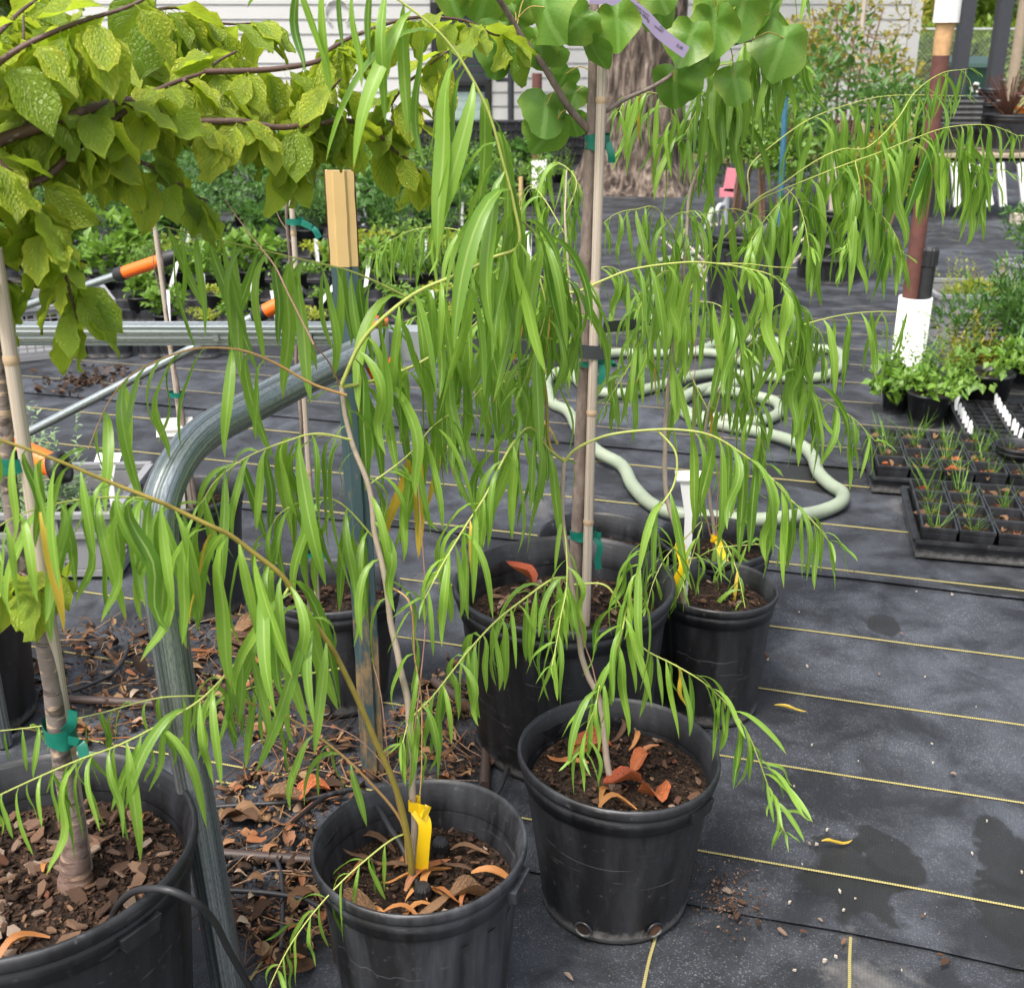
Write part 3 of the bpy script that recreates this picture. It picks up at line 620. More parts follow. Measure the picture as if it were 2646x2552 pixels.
DRYN_T = [curl_leaf_T(rrc, 8, 0.14, 1.2) for _ in range(5)]; DRYB_T = [curl_leaf_T(rrc, 7, 0.5, 0.8) for _ in range(5)]
DRYN_ME = [tmesh('dry_leaf', t, 'dry', True) for t in DRYN_T]; DRYB_ME = [tmesh('dry_leaf', t, 'dry', True) for t in DRYB_T]
DRYO_ME = [tmesh('dry_leaf', t, 'orange_leaf', True) for t in DRYN_T]
RED_ME = [tmesh('dry_leaf', t, 'red_leaf', True) for t in DRYB_T]
def rot_any(rr, tilt=0.5): return Matrix.Rotation(rr.uniform(0, 6.28), 4, 'Z') @ Matrix.Rotation(rr.gauss(0, tilt), 4, 'X') @ Matrix.Rotation(rr.gauss(0, tilt), 4, 'Y')
def pot(c, rt, rb, h, label, soil=0.06, seed=1, flute=0, mat='pot', chips=0, dark=True, nstuff=0, lug=None, holes=(), group=None, bands=0, dry=0, red=0, csz=(0.012, 0.03), tilt=None, nseg=64):
    t = thing('nursery_pot', label, 'pot', c, group); rr = random.Random(seed)
    def fn(a, z, i):
        w = 0.004 * rt / .17 * (math.cos(2 * a + seed) + 0.5 * math.cos(3 * a + seed * 2)) * (z / h)
        if flute and 0.02 < z < h * 0.78: w -= 0.0042 * max(0, min(1, (math.cos(a * flute) - .35) * 4))
        return w
    yk = h - 0.055 * (rt / .17) ** .5
    prof = [(0.001, 0.006), (rb * .9, 0.004), (rb, 0.0), (rb + 0.003, 0.012)]
    for i in range(1, 9):
        f = i / 9; z = 0.012 + (yk - 0.012) * f; r = rb + (rt * .945 - rb) * f; prof.append((r, z))
        if bands and i in (3, 5, 7): prof += [(r + 0.004, z + .004), (r + .004, z + .012), (r + 0.001, z + .015)]
    prof += [(rt * .945, yk)]
    m = MB(); m.lathe(prof, nseg, fn=fn)
    ins = [(rt * .945, yk), (rt * .93, yk), (rb * .95 + (rt * .93 - rb * .95) * .6, h * .6), (rb * .95 + (rt * .93 - rb * .95) * .35, h * .35)]
    m.lathe(ins[1:][::-1] if False else ins[1:], nseg, fn=fn); m.obj('wall', M[mat], t)
    dz = h - yk; m = MB()
    rp = [(rt * .942, yk + .001), (rt * .965, yk + dz * .02), (rt * .966, yk + dz * .26), (rt * .985, yk + dz * .31), (rt * .986, yk + dz * .50), (rt * .972, yk + dz * .53), (rt * .972, yk + dz * .60), (rt * 1.012, yk + dz * .66), (rt * 1.022, yk + dz * .76), (rt * 1.022, yk + dz * .92), (rt * 1.008, h), (rt * .99, h + .001), (rt * .984, h - dz * .16), (rt * .962, h - dz * .22), (rt * .960, h - dz * .36), (rt * .948, h - dz * .40), (rt * .946, h - dz * .55), (rt * .936, h - dz * .6), (rt * .932, yk + .001)]
    m.lathe(rp, nseg, fn=fn); m.obj('rim', M[mat], t)
    sz = h - soil; rs = rb * .95 + (rt * .93 - rb * .95) * (sz / h) + .002
    m = MB(); m.disc(rs, sz, nseg // 2, rings=10, fn=soilfn(0.006, seed)); so_ = m.obj('soil', M['soil'], t)
    for k in range(chips):
        a, r = rr.uniform(0, 6.28), rs * math.sqrt(rr.random()) * .93; s = rr.uniform(*csz) * (1.5 if rr.random() < .12 else 1)
        me = rr.choice(CHIPD_ME if (dark and rr.random() < .75) else CHIP_ME)
        link('bark_chip', me, so_, M=Matrix.Translation((r * math.cos(a), r * math.sin(a), sz + 0.006 + rr.uniform(0, .006))) @ rot_any(rr, .35) @ Matrix.Scale(s, 4))
    if nstuff:
        m = MB()
        for k in range(nstuff):
            a, r = rr.uniform(0, 6.28), rs * math.sqrt(rr.random()) * .97
            m.inst(rr.choice(CHIP_T), Matrix.Translation((r * math.cos(a), r * math.sin(a), sz + 0.003)) @ rot_any(rr, .6) @ Matrix.Scale(rr.uniform(.4, 1.0) * csz[0], 4))
        m.obj('mulch', M['chip_dark'], so_, False, kind='stuff')
    for k in range(dry + red):
        a, r = rr.uniform(0, 6.28), rs * math.sqrt(rr.random()) * .8
        me = rr.choice(RED_ME if k >= dry else (DRYO_ME + DRYN_ME[:2] + DRYB_ME[:1]))
        link('dry_leaf', me, so_, M=Matrix.Translation((r * math.cos(a), r * math.sin(a), sz + 0.012)) @ rot_any(rr, .25) @ Matrix.Scale(rr.uniform(.05, .10), 4))
    if lug is not None:
        for a in lug:
            m = MB(); m.box((0, 0, 0), (0.016, 0.062, 0.026)); 
            m.v = [tuple(Vector(p) * (1 if p[2] > 0 else .8) + Vector((0, 0, 0))) for p in m.v]
            LM = Matrix.Rotation(a, 4, 'Z') @ Matrix.Translation((rt * .985, 0, h - dz * .75)); m.v = [tuple(LM @ Vector(p)) for p in m.v]; m.obj('lift_lug', M[mat], t, False)
    for a in holes:
        m = MB(); rz = 0.024; r_ = rb + (rt * .945 - rb) * (rz / yk) + .004
        pts = [(0, .014 * math.cos(k * math.pi / 9), .013 * math.sin(k * math.pi / 9)) for k in range(19)]
        m.tube(pts, 0.0026, 6, False); m.add([(0.0, .012 * math.cos(k * math.pi / 9), .011 * math.sin(k * math.pi / 9)) for k in range(18)], [tuple(range(18))], None, 1)
        LM = Matrix.Rotation(a, 4, 'Z') @ Matrix.Translation((r_, 0, rz)); m.v = [tuple(LM @ Vector(p)) for p in m.v]; m.obj('drain_hole', [M['pot_dusty'], M['chip_dark']], t)
    return t
def rimc(xs, ys, z, zb=0.012): p = G(xs, ys, z); return Vector((p.x, p.y, zb))
PA = Vector((-0.645, 1.27, 0.004)); PB = rimc(1087, 2187, .30); PC = rimc(1600, 1948, .30); PD = rimc(1461, 1499, .39)
PB.z = 0.010; PC.z = 0.008
PE = rimc(1850, 1512, .31); PF = rimc(1848, 1392, .31); PK = Vector((0.21, 2.56, 0.012))
pot(PA, .212, .17, .42, 'wide black pot of large bark chips holding the plum tree', .075, 3, 0, 'pot', 170, False, 2200, csz=(.014, .042), bands=0, dry=6, lug=(-.6,))
pot(PB, .158, .128, .30, 'fluted black pot with yellow tagged willow and drip spikes', .085, 5, 18, 'pot_dusty', 170, True, 900, lug=(-.35, 2.8), dry=26, csz=(.008, .02), nseg=144)
pot(PC, .168, .128, .30, 'smooth black pot with drain holes and russet leaves on its mulch', .06, 8, 0, 'pot', 180, True, 900, lug=(-.75, 2.3), holes=(-2.05, -1.12, .6), red=5, dry=7, csz=(.008, .022))
pot(PD, .226, .185, .38, 'big deep black pot holding the staked redbud tree', .09, 11, 0, 'pot', 90, False, 500, csz=(.014, .035), dry=2, red=1, bands=0, lug=(2.9,))
pot(PE, .132, .108, .30, 'fluted black pot with yellow tagged willow right of the redbud pot', .05, 14, 14, 'pot', 60, True, 350, csz=(.008, .02))
pot(PF, .138, .11, .30, 'black pot tucked behind the willow pot with the white label', .06, 15, 0, 'pot', 40, True, 200, csz=(.008, .02))
pot(PK, .150, .12, .30, 'tall black pot half hidden behind the redbud pot', .06, 16, 0, 'pot', 20, True, 150)
PG = Vector((-0.83, 2.78, .012)); PH = rimc(864, 1512, .29); PH.z = .012
pot(PG, .125, .10, .33, 'black pot with a labelled sapling standing behind the bent steel pipe', .05, 18, 0, 'pot', 30, True, 200)
pot(PH, .143, .108, .28, 'dusty black pot with a bamboo staked sapling behind the green steel post', .06, 19, 0, 'pot_dusty', 60, True, 300, holes=(-1.75,))
pot(Vector((-1.21, 2.24, .012)), .155, .125, .34, 'black pot at the left behind the plum tree trunk', .05, 20, 0, 'pot', 30, True, 150)
pot(Vector((-1.17, 1.84, .006)), .10, .08, .27, 'small black pot with a scuffed pale rim left of plum trunk', .06, 22, 0, 'pot_dusty', 20, True, 120)
# ================================================================ steel frame, posts, canes
# bent galvanized pipe
pb = P(586, 2552, 1.83); BX, BY = pb.x, pb.y
path = [Vector((BX + .004, BY, 0.0))] + [PY(x, y, BY + dy) for (x, y, dy) in ((586, 2552, 0), (519, 2128, 0), (476, 1890, 0), (440, 1660, 0), (420, 1517, 0), (411, 1398, .004), (415, 1302, .018), (446, 1218, .05), (492, 1152, .1), (550, 1105, .17), (619, 1067, .25), (714, 1016, .34), (800, 972, .43), (890, 930, .53), (940, 905, .58))]
path = [path[0]] + [p for p in path[2:]]
fr = thing('pipe_rail_frame', 'bent galvanized pipe and steel channel rail beside the green post', 'rail', (BX, BY, 0)); org = Vector((BX, BY, 0))
cp = crom([p - org for p in path], 7)
def rpipe(p):
    return 0.0262
m = MB(); m.tube(cp, [0.0262 * (1 + 0.05 * mnoise.noise(p * 7) * (1 if p.z > .5 else .2)) for p in cp], 40); m.obj('bent_pipe', M['galv'], fr)
RY = 2.10; rz = lambda y: PY(0, y, RY).z
zr0, zr1 = rz(893), rz(843); xr0, xr1 = PY(-260, 868, RY).x, PY(945, 868, RY).x
m = MB(); h_ = zr1 - zr0; w_ = .041
prof = [(0, 0), (0, .30), (-.004, .34), (-.004, .42), (0, .46), (0, .62), (-.004, .66), (-.004, .74), (0, .78), (0, .95), (.003, 1.0), (w_, 1.0), (w_, 0)]
vs_ = []
for x in (xr0, xr1):
    for (dy, f) in prof: vs_.append((x - BX, RY - BY + dy, zr0 + h_ * f))
k = len(prof); m.add(vs_, [(i, (i + 1) % k, k + (i + 1) % k, k + i) for i in range(k)], [[(i / k, 0), ((i + 1) / k, 0), ((i + 1) / k, 1), (i / k, 1)] for i in range(k)]); m.obj('channel_rail', M['galv_dull'], fr, False)
a, b_ = PY(928, 905, RY - .02), PY(1100, 905, RY - .02); zt, zb_ = PY(1000, 858, RY - .02).z, PY(1000, 932, RY - .02).z
m = MB(); m.box(((a.x + b_.x) / 2 - BX, RY - BY + .01, (zt + zb_) / 2), (b_.x - a.x, .055, zt - zb_)); m.obj('box_tube', M['greypaint'], fr, False)
c = PY(962, 870, RY - .045); m = MB(); m.tube([c - org + Vector((0, 0, -.05)), c - org + Vector((0, 0, .02)), c - org + Vector((0, 0, .030))], [.030, .030, .024], 20); el = m.obj('socket', M['greypaint'], fr)
m = MB(); c2 = PY(962, 832, RY - .045) - org; m.lathe([(.020, -.006), (.029, -.006), (.029, .006), (.020, .006), (.020, -.006)], 28, c2); m.obj('orange_ring', M['orange'], el)
m = MB(); c3 = PY(945, 950, RY - .05) - org; m.tube(crom([PY(938, 925, RY - .06) - org, PY(955, 960, RY - .06) - org, PY(975, 990, RY - .06) - org, PY(1000, 960, RY - .06) - org, PY(1012, 925, RY - .06) - org], 5), .004, 8); m.obj('orange_cord', M['orange'], el)
for bx_ in (xr0 + .04,):
    m = MB(); m.tube([(bx_ - BX, RY - BY + .02, zr0 + .005), (bx_ - BX, RY - BY + .02, 0.012)], .018, 12); m.obj('rail_leg', M['galv_dull'], fr)
for (xs, ys) in ((800, 868), (560, 872), (860, 880)):
    c = PY(xs, ys, RY - .002) - org; m = MB(); m.tube([c + Vector((0, 0.004, 0)), c + Vector((0, -.008, 0))], .006, 8); m.obj('bolt', M['galv'], fr)
# green steel post with a cream top
tb_ = G(965, 2010); tp = thing('steel_fence_post', 'dark green steel post with cream painted top and rusty foot', 'post', (tb_.x, tb_.y, 0))
top = PY(876, 440, tb_.y); lean = (top.x - tb_.x); zc = PY(885, 690, tb_.y).z
def ubar(m, z0, z1, w, dep, nz=10):
    pr = [(-w, .012), (-w, 0), (-w * .55, -.002), (-w * .4, -dep), (w * .4, -dep), (w * .55, -.002), (w, 0), (w, .012), (w * .9, .012), (w * .9, .004), (-w * .9, .004), (-w * .9, .012)]
    k = len(pr); b = len(m.v)
    for i in range(nz + 1):
        z = z0 + (z1 - z0) * i / nz
        for (x, y) in pr: m.v.append((x + lean * z / top.z + .0012 * mnoise.noise(Vector((x * 90, z * 30, 1))), y, z))
    for i in range(nz):
        for j in range(k):
            j2 = (j + 1) % k; m.face([b + i * k + j, b + i * k + j2, b + (i + 1) * k + j2, b + (i + 1) * k + j])
    m.face([b + nz * k + j for j in range(k)])
m = MB(); ubar(m, -.05, zc, .0235, .008, 30); m.obj('shaft', M['tpost'], tp, False)
m = MB(); ubar(m, zc + .001, top.z, .0242, .007, 20); cr = m.obj('cream_top', M['cream'], tp, False)
for s in (-1, 1):
    m = MB(); pts = [(s * .0246 + lean * z / top.z, .004, z) for z in [zc + (top.z - zc) * i / 24 for i in range(25)]]
    m.tube(pts, [.0016 + .0022 * abs(mnoise.noise(Vector((i * 1.3, s, 4)))) for i in range(25)], 6); m.obj('rust_edge', M['rust'], cr)
# bamboo canes
def cane(a, b, r, label, parent=None):
    t = thing('bamboo_cane', label, 'cane', a); v = b - a; L = v.length; m = MB(); pts, rs = [], []; z = 0; rr = random.Random(int(abs(a.x) * 1000))
    nodes = []; z = rr.uniform(.1, .25)
    while z < L: nodes.append(z); z += rr.uniform(.22, .34)
    n = 60
    for i in range(n + 1):
        s = L * i / n; pts.append(v * (i / n)); rs.append(r * (1 - .12 * i / n))
    m.tube(pts, rs, 14); st = m.obj('culm', M['bamboo'], t)
    for z in nodes:
        m = MB(); c = v * (z / L); d = v.normalized(); rr2 = r * (1 - .12 * z / L)
        m.tube([c - d * .006, c - d * .002, c + d * .002, c + d * .006], [rr2 * 1.01, rr2 * 1.13, rr2 * 1.13, rr2 * 1.01], 14); m.obj('node', M['bamboo_node'], st)
    return t
sD = PD.z + .30
ca = PY(1513, 1602, PD.y - .022); ca.z = sD - .03; cb = PY(1563, -60, PD.y - .022)
cane(ca, cb, .0098, 'long pale bamboo cane tied to the redbud trunk')
sA = PA.z + .345
ca2 = PY(212, 2180, PA.y + .04); ca2.z = sA - .02; cb2 = PY(-14, 640, PA.y - .01)
cane(ca2, cb2, .0092, 'weathered bamboo cane tied to the plum trunk')
cH = PY(821, 1566, PH.y); cH.z = PH.z + .2; cHt = PY(750, 470, PH.y); cane(cH, cHt, .0062, 'slim bamboo cane supporting the sapling behind the green steel post')
cG = PY(492, 1290, PG.y); cG.z = PG.z + .26; cGt = PY(393, 532, PG.y); cane(cG, cGt, .0062, 'slim bamboo cane beside the sapling behind the bent pipe')
# ================================================================ leaves and shrubs
def willow_T(rr, droop=1.0, width=0.040):
    n = 10; a0 = rr.uniform(0.1, 0.9); ae = -math.pi / 2 * droop + rr.uniform(-.12, .22); k = rr.uniform(4, 12) if droop > .8 else rr.uniform(2, 4)
    w1, f1, ph = rr.uniform(.08, .46), rr.uniform(.7, 1.4), rr.uniform(0, 6.28); tw0, tw1 = rr.uniform(-.7, .7), rr.uniform(-1.3, 1.3)
    vs_, fs, us = [], [], []; p = Vector((0, 0, 0)); sway = rr.uniform(-.15, .15)
    for i in range(n + 1):
        t = (i / n) ** 1.05; a = ae + (a0 - ae) * math.exp(-t * k) + w1 * math.sin(6.28 * f1 * t + ph) * min(1, t * 2)
        tg = Vector((math.cos(a), sway * math.sin(3 * t), math.sin(a))).normalized()
        if i: p = p + tg / n
        s = max(0.0, (t - .05) / .95)
        w = width * (max(.03, 2.43 * (s ** .55) * (max(0, 1 - s)) ** .72) if s > 0 else .10)
        if i == n: w = .002
        sd_ = Vector((0, 1, 0)); sd_ = (sd_ - tg * sd_.dot(tg)).normalized(); nm = tg.cross(sd_)
        an = tw0 + tw1 * t; side = sd_ * math.cos(an) + nm * math.sin(an); nn = tg.cross(side)
        for u in (-1, 0, 1): vs_.append(tuple(p + side * (u * w) + nn * (abs(u) * w * .32)))
        us.append(t)
    F, U = [], []
    for i in range(n):
        for j in range(2):
            q0 = i * 3 + j; F.append((q0, q0 + 1, q0 + 4, q0 + 3)); U.append([(j / 2, us[i]), ((j + 1) / 2, us[i]), ((j + 1) / 2, us[i + 1]), (j / 2, us[i + 1])])
    return (vs_, F, U)
def plum_T(rr, chew=False):
    n = 7; cols = 5; vs_, F, U = [], [], []; a0 = rr.uniform(-.5, .5); ae = rr.uniform(-1.65, -1.0); k = rr.uniform(3, 8)
    fold, curl, W = rr.uniform(.05, .55), rr.uniform(-.6, .5), rr.uniform(.24, .32); tw = rr.uniform(-.6, .6); p = Vector((0, 0, 0))
    pet = 0.16; tt = [pet + (1 - pet) * i / n for i in range(n + 1)]
    # petiole
    steps = [0, .08] + tt; prev = 0; rows = []
    for t in steps:
        a = ae + (a0 - ae) * math.exp(-t * k) + curl * max(0, t - .5) ** 2 * 3
        tg = Vector((math.cos(a), 0, math.sin(a))); p = p + tg * (t - prev); prev = t
        s = (t - pet) / (1 - pet)
        if s <= 0: w = .010
        elif s < .999: w = W * 2.44 * (s ** .6) * (1 - s) ** .78 * rr.uniform(.95, 1.05) * (1.0 if s < .85 else .8)
        else: w = .006
        l, r_ = w, w
        if chew and s > .55: l *= rr.uniform(.5, 1.0); r_ *= rr.uniform(.6, 1.05)
        if chew and s > .9: l, r_ = W * rr.uniform(.1, .45), W * rr.uniform(.1, .3)
        an = tw * t; side = Vector((0, math.cos(an), 0)) + Vector((-math.sin(a), 0, math.cos(a))) * math.sin(an); nn = tg.cross(side)
        for c in range(cols):
            u = -1 + 2 * c / (cols - 1); ww = l if u < 0 else r_
            puff = .045 * math.sin(17 * t + 4 * u + tw * 9) * (1 if s > 0 else 0)
            vs_.append(tuple(p + side * (u * ww) + nn * (abs(u) ** 1.3 * ww * fold + puff * abs(u))))
        rows.append(t)
    for i in range(len(rows) - 1):
        for c in range(cols - 1):
            q0 = i * cols + c; F.append((q0, q0 + 1, q0 + cols + 1, q0 + cols)); v0, v1 = rows[i], rows[i + 1]
            U.append([(c / 4, v0), ((c + 1) / 4, v0), ((c + 1) / 4, v1), (c / 4, v1)])
    return (vs_, F, U)
def redbud_T(rr):
    vs_, F, U = [(0, 0, 0)], [], []; n = 22; cup, wv_, ph = rr.uniform(-.35, .4), rr.uniform(.04, .11), rr.uniform(0, 6)
    def rfun(a): # a from the sinus (pointing up)
        b = abs(a); return 0.52 * (0.25 + 0.85 * math.sin(min(b, 2.2) / 2.2 * math.pi / 2) ** .6) * (1.0 if b < 2.2 else 1.0 + .18 * ((b - 2.2) / .94) ** 2)
    uvs = [(.5, .22)]
    for q_ in (0.5, 1.0):
        for j in range(n):
            a = -math.pi + 2 * math.pi * (j + .5) / n; r = rfun(a) * q_ * (1 + rr.uniform(-.07, .07) * q_); x, z = r * math.sin(a), r * math.cos(a)
            y = cup * r * r * 1.6 + wv_ * q_ ** 2 * math.sin(a * 4 + ph) + .12 * abs(x)
            vs_.append((x, y, z)); uvs.append((.5 + x, .4 - z * .6))
    for j in range(n):
        j2 = (j + 1) % n
        if j == n // 2 - 1 + 0 and False: continue
        F.append((0, 1 + j, 1 + j2)); F.append((1 + j, 1 + n + j, 1 + n + j2, 1 + j2))
    for f in F: U.append([uvs[i] for i in f])
    return (vs_, F, U)
rl = random.Random(77)
WT = [willow_T(rl, 1.0, rl.uniform(.036, .050)) for _ in range(14)] + [willow_T(rl, .62, rl.uniform(.036, .05)) for _ in range(6)]
WME = [tmesh('willow_leaf', t, 'willow', True) for t in WT]; WYME = [tmesh('willow_leaf', t, 'willow_yellow', True) for t in WT[:4]]
PT = [plum_T(rl) for _ in range(10)] + [plum_T(rl, True) for _ in range(6)]; PME = [tmesh('plum_leaf', t, 'plum', True) for t in PT]
RT = [redbud_T(rl) for _ in range(7)]; RME = [tmesh('redbud_leaf', t, 'redbud', True) for t in RT]

class Plant:
    def __init__(s, name, label, cat, loc, seed):
        s.root = thing(name, label, cat, loc); s.o = Vector(loc); s.rr = random.Random(seed); s.leaves = []; s.curves = []
    def branch(s, pts, r0, r1, mat, name='branch', n=6, sides=8, wig=0.0):
        w = crom(pts, n)
        if wig: w = [p + Vector((mnoise.noise(p * 19), mnoise.noise(p * 19 + Vector((7, 0, 0))), 0)) * wig * min(1, i / 6) for i, p in enumerate(w)]
        k = len(w); m = MB(); sc_ = .72 if mat in ('shoot', 'stem_tan') else 1.0; m.tube([p - s.o for p in w], [sc_ * (r0 + (r1 - r0) * (i / (k - 1)) ** .8) for i in range(k)], sides)
        b = m.obj(name, M[mat], s.root); s.curves.append(w); return b, w
    def leaf(s, b, Mx, T, me): s.leaves.append((b, Mx, T, me))
    def along(s, b, w, t0=0.1, t1=1.0, sp=.018, L=(.11, .17), spread=0.0, yellow=.012, tipshrink=.5):
        rr = s.rr; acc = [0]
        for i in range(1, len(w)): acc.append(acc[-1] + (w[i] - w[i - 1]).length)
        tot = acc[-1]; q_ = tot * t0; k = 0; side = 1
        while q_ < tot * t1:
            while k < len(acc) - 2 and acc[k + 1] < q_: k += 1
            f = (q_ - acc[k]) / max(1e-6, acc[k + 1] - acc[k]); p = w[k].lerp(w[k + 1], f); tg = (w[k + 1] - w[k]).normalized()
            hz = Vector((tg.x, tg.y, 0)); fr_ = q_ / tot
            perp = Vector((-tg.y, tg.x, 0)) * side
            if hz.length < .35: perp = perp + Vector((rr.gauss(0, 1), rr.gauss(0, 1), 0))
            dv = perp * rr.uniform(.3, 1.0) + hz * rr.uniform(.1, .9) + Vector((rr.gauss(0, .25), rr.gauss(0, .25), 0))
            az = math.atan2(dv.y, dv.x); ln = 1.28 * rr.uniform(*L) * (1 - (1 - tipshrink) * max(0, (fr_ - .72) / .28)) * (.8 if rr.random() < .2 else 1)
            ti = rr.randrange(14, 20) if rr.random() < spread else rr.randrange(14)
            Mx = Matrix.Translation(p) @ Matrix.Rotation(az, 4, 'Z') @ Matrix.Rotation(rr.gauss(0, .14), 4, 'X') @ Matrix.Rotation(rr.gauss(-.02, .12), 4, 'Y') @ Matrix.Scale(ln, 4)
            if rr.random() < yellow: s.leaf(b, Mx, WT[ti % 4], WYME[ti % 4])
            else: s.leaf(b, Mx, WT[ti], WME[ti])
            side = -side; q_ += sp * .85 * rr.uniform(.55, 1.45)
        # leaves at the tip carry the branch's own line
        tg = (w[-1] - w[-2]).normalized()
        for j in range(3):
            Mx = Matrix.Translation(w[-1]) @ Matrix.Rotation(math.atan2(tg.y, tg.x) + rr.gauss(0, .5), 4, 'Z') @ Matrix.Rotation(rr.gauss(0, .3), 4, 'X') @ Matrix.Scale(rr.uniform(*L) * .38, 4)
            if t1 >= 1.0: s.leaf(b, Mx, WT[14 + j], WME[14 + j])
    def finish(s, mat, cap=290, lname='leaf'):
        s.leaves.sort(key=lambda l: (l[1].translation - cam.location).length - l[1].to_scale().x * 3)
        To = Matrix.Translation(-s.o)
        for (b, Mx, T, me) in s.leaves[:cap]: link(lname, me, b, M=To @ Mx)
        if len(s.leaves) > cap:
            m = MB()
            for (b, Mx, T, me) in s.leaves[cap:]: m.inst(T, To @ Mx)
            m.obj('foliage', M[mat], s.root, kind='stuff')
def px(pts, Y0, Y1):                              # pixel polyline at ground distances Y0..Y1
    k = len(pts); return [PY(p[0], p[1], p[2] if len(p) > 2 else Y0 + (Y1 - Y0) * i / (k - 1)) for i, p in enumerate(pts)]
# ---------------------------------------------------------------- willow in the fluted front pot
y0 = PB.y - .02; base = G(1067, 2304, PB.z + .20)
w1 = Plant('young_willow', 'young willow with yellow flagging tape in the fluted front pot', 'willow', (base.x, base.y, PB.z + .19), 101); Yb = base.y
b, wmain = w1.branch(px([(1067, 2330), (1069, 2240), (1071, 2104), (1064, 1938), (1045, 1771), (1017, 1652), (1000, 1510), (974, 1398), (950, 1255), (907, 1136), (880, 1000)], Yb, Yb + .10), .0065, .0035, 'stem_grey', 'stem', wig=.004)
w1.along(b, wmain, .62, 1, .035, (.09, .15))
b, w = w1.branch(px([(1064, 2290), (1060, 2209), (1036, 2081), (1007, 1995), (974, 1923), (936, 1833), (879, 1714), (848, 1660), (781, 1564), (729, 1488), (652, 1426), (595, 1383), (548, 1360), (457, 1317), (405, 1293), (295, 1250), (224, 1221), (157, 1193), (71, 1160), (-20, 1130)], Yb - .01, 1.17), .0055, .0016, 'stem_olive', 'stem')
w1.along(b, w, .5, 1, .0145, (.12, .19))
b, w = w1.branch(px([(470, 1322), (380, 1290), (270, 1285), (150, 1300), (50, 1330), (-20, 1370)], 1.36, 1.13), .0022, .001, 'shoot'); w1.along(b, w, .05, 1, .013, (.10, .16))
b, w = w1.branch(px([(895, 1021), (810, 993), (714, 940), (633, 907), (548, 898), (476, 907), (390, 940), (333, 974), (286, 1031), (257, 1088), (228, 1160)], Yb + .09, 1.34), .0030, .001, 'stem_tan'); w1.along(b, w, .3, 1, .024, (.11, .17))
b, w = w1.branch(px([(1052, 2230), (1036, 2120), (945, 2009), (850, 1923), (740, 1850), (638, 1814), (575, 1795)], Yb - .02, Yb - .08), .0035, .0015, 'stem_tan'); w1.along(b, w, .5, 1, .022, (.07, .11))
b, w = w1.branch(px([(750, 1512), (681, 1621), (633, 1683), (581, 1745), (514, 1810), (414, 1870), (310, 1923), (205, 1962), (95, 2009), (-15, 2060)], Yb - .04, 1.12), .0028, .0012, 'shoot'); w1.along(b, w, .08, 1, .0125, (.075, .135))
b, w = w1.branch(px([(882, 1726), (762, 1747), (676, 1769), (571, 1795), (414, 1802), (267, 1840), (119, 1873), (-20, 1890)], Yb - .02, 1.30), .0024, .001, 'shoot'); w1.along(b, w, .15, 1, .021, (.06, .105))
b, w = w1.branch(px([(1056, 2150), (1010, 2170), (940, 2225), (870, 2290), (800, 2370), (745, 2450), (700, 2540), (680, 2600)], Yb - .02, Yb - .22), .0022, .001, 'shoot'); w1.along(b, w, .15, 1, .015, (.05, .09), .3)
b, w = w1.branch(px([(880, 1000), (960, 985), (1079, 940), (1202, 860), (1290, 780), (1380, 720)], Yb + .1, Yb + .22), .0040, .0018, 'shoot'); w1.along(b, w, .08, 1, .0125, (.11, .18))
b, w = w1.branch(px([(880, 1000), (930, 890), (993, 819), (1083, 752), (1193, 705), (1269, 667), (1340, 633), (1328, 530), (1300, 420), (1262, 290), (1200, 170), (1136, 86), (1050, 15), (950, -50), (860, -70), (760, -50)], Yb + .1, Yb + .06), .0042, .0016, 'shoot', n=8); w1.along(b, w, .06, .42, .0125, (.11, .175)); w1.along(b, w, .42, 1, .021, (.12, .20))
b, w = w1.branch(px([(1088, 790), (1017, 750), (921, 706), (850, 686), (760, 666), (686, 648), (600, 628), (500, 604), (424, 586)], Yb + .2, Yb + .10), .0024, .001, 'shoot'); w1.along(b, w, .02, 1, .0145, (.10, .17), tipshrink=.8)
b, w = w1.branch(px([(1330, 560), (1370, 590), (1420, 650), (1455, 730), (1490, 820)], Yb + .13, Yb + .3), .0024, .001, 'shoot'); w1.along(b, w, .05, 1, .010, (.10, .165))
b, w = w1.branch(px([(1395, 720), (1410, 800), (1385, 900), (1350, 1000)], Yb + .25, Yb + .2), .002, .001, 'shoot'); w1.along(b, w, .0, 1, .012, (.09, .15))
b, w = w1.branch(px([(907, 1136), (820, 1120), (740, 1140), (640, 1180), (560, 1240), (520, 1300)], Yb + .08, Yb + .0), .0024, .001, 'shoot'); w1.along(b, w, .05, 1, .013, (.11, .175))
b, w = w1.branch(px([(950, 1255), (1050, 1180), (1120, 1100), (1180, 1060)], Yb + .1, Yb + .16), .0022, .001, 'shoot'); w1.along(b, w, .05, 1, .013, (.10, .16))
b, w = w1.branch(px([(974, 1398), (880, 1300), (800, 1290), (720, 1330), (690, 1400)], Yb + .1, Yb + .04), .0022, .001, 'shoot'); w1.along(b, w, .1, 1, .016, (.10, .16))
b, w = w1.branch(px([(1000, 1510), (1060, 1560), (1072, 1700), (1088, 1800), (1090, 1960), (1085, 2060)], Yb + .06, Yb - .03), .0022, .001, 'stem_tan'); w1.along(b, w, .1, .8, .03, (.06, .10), .3)
for pts in ([(1058, 2210), (1010, 2000), (985, 1800), (960, 1700)], [(1060, 2180), (1000, 1990), (870, 1880), (700, 1900), (610, 2010)], [(810, 889), (744, 757), (707, 683), (638, 596), (580, 514)], [(1064, 1938), (1086, 1760), (1100, 1560), (1080, 1250)]):
    w1.branch(px(pts, Yb, Yb + .05), .0013, .0007, 'drytwig', sides=5)
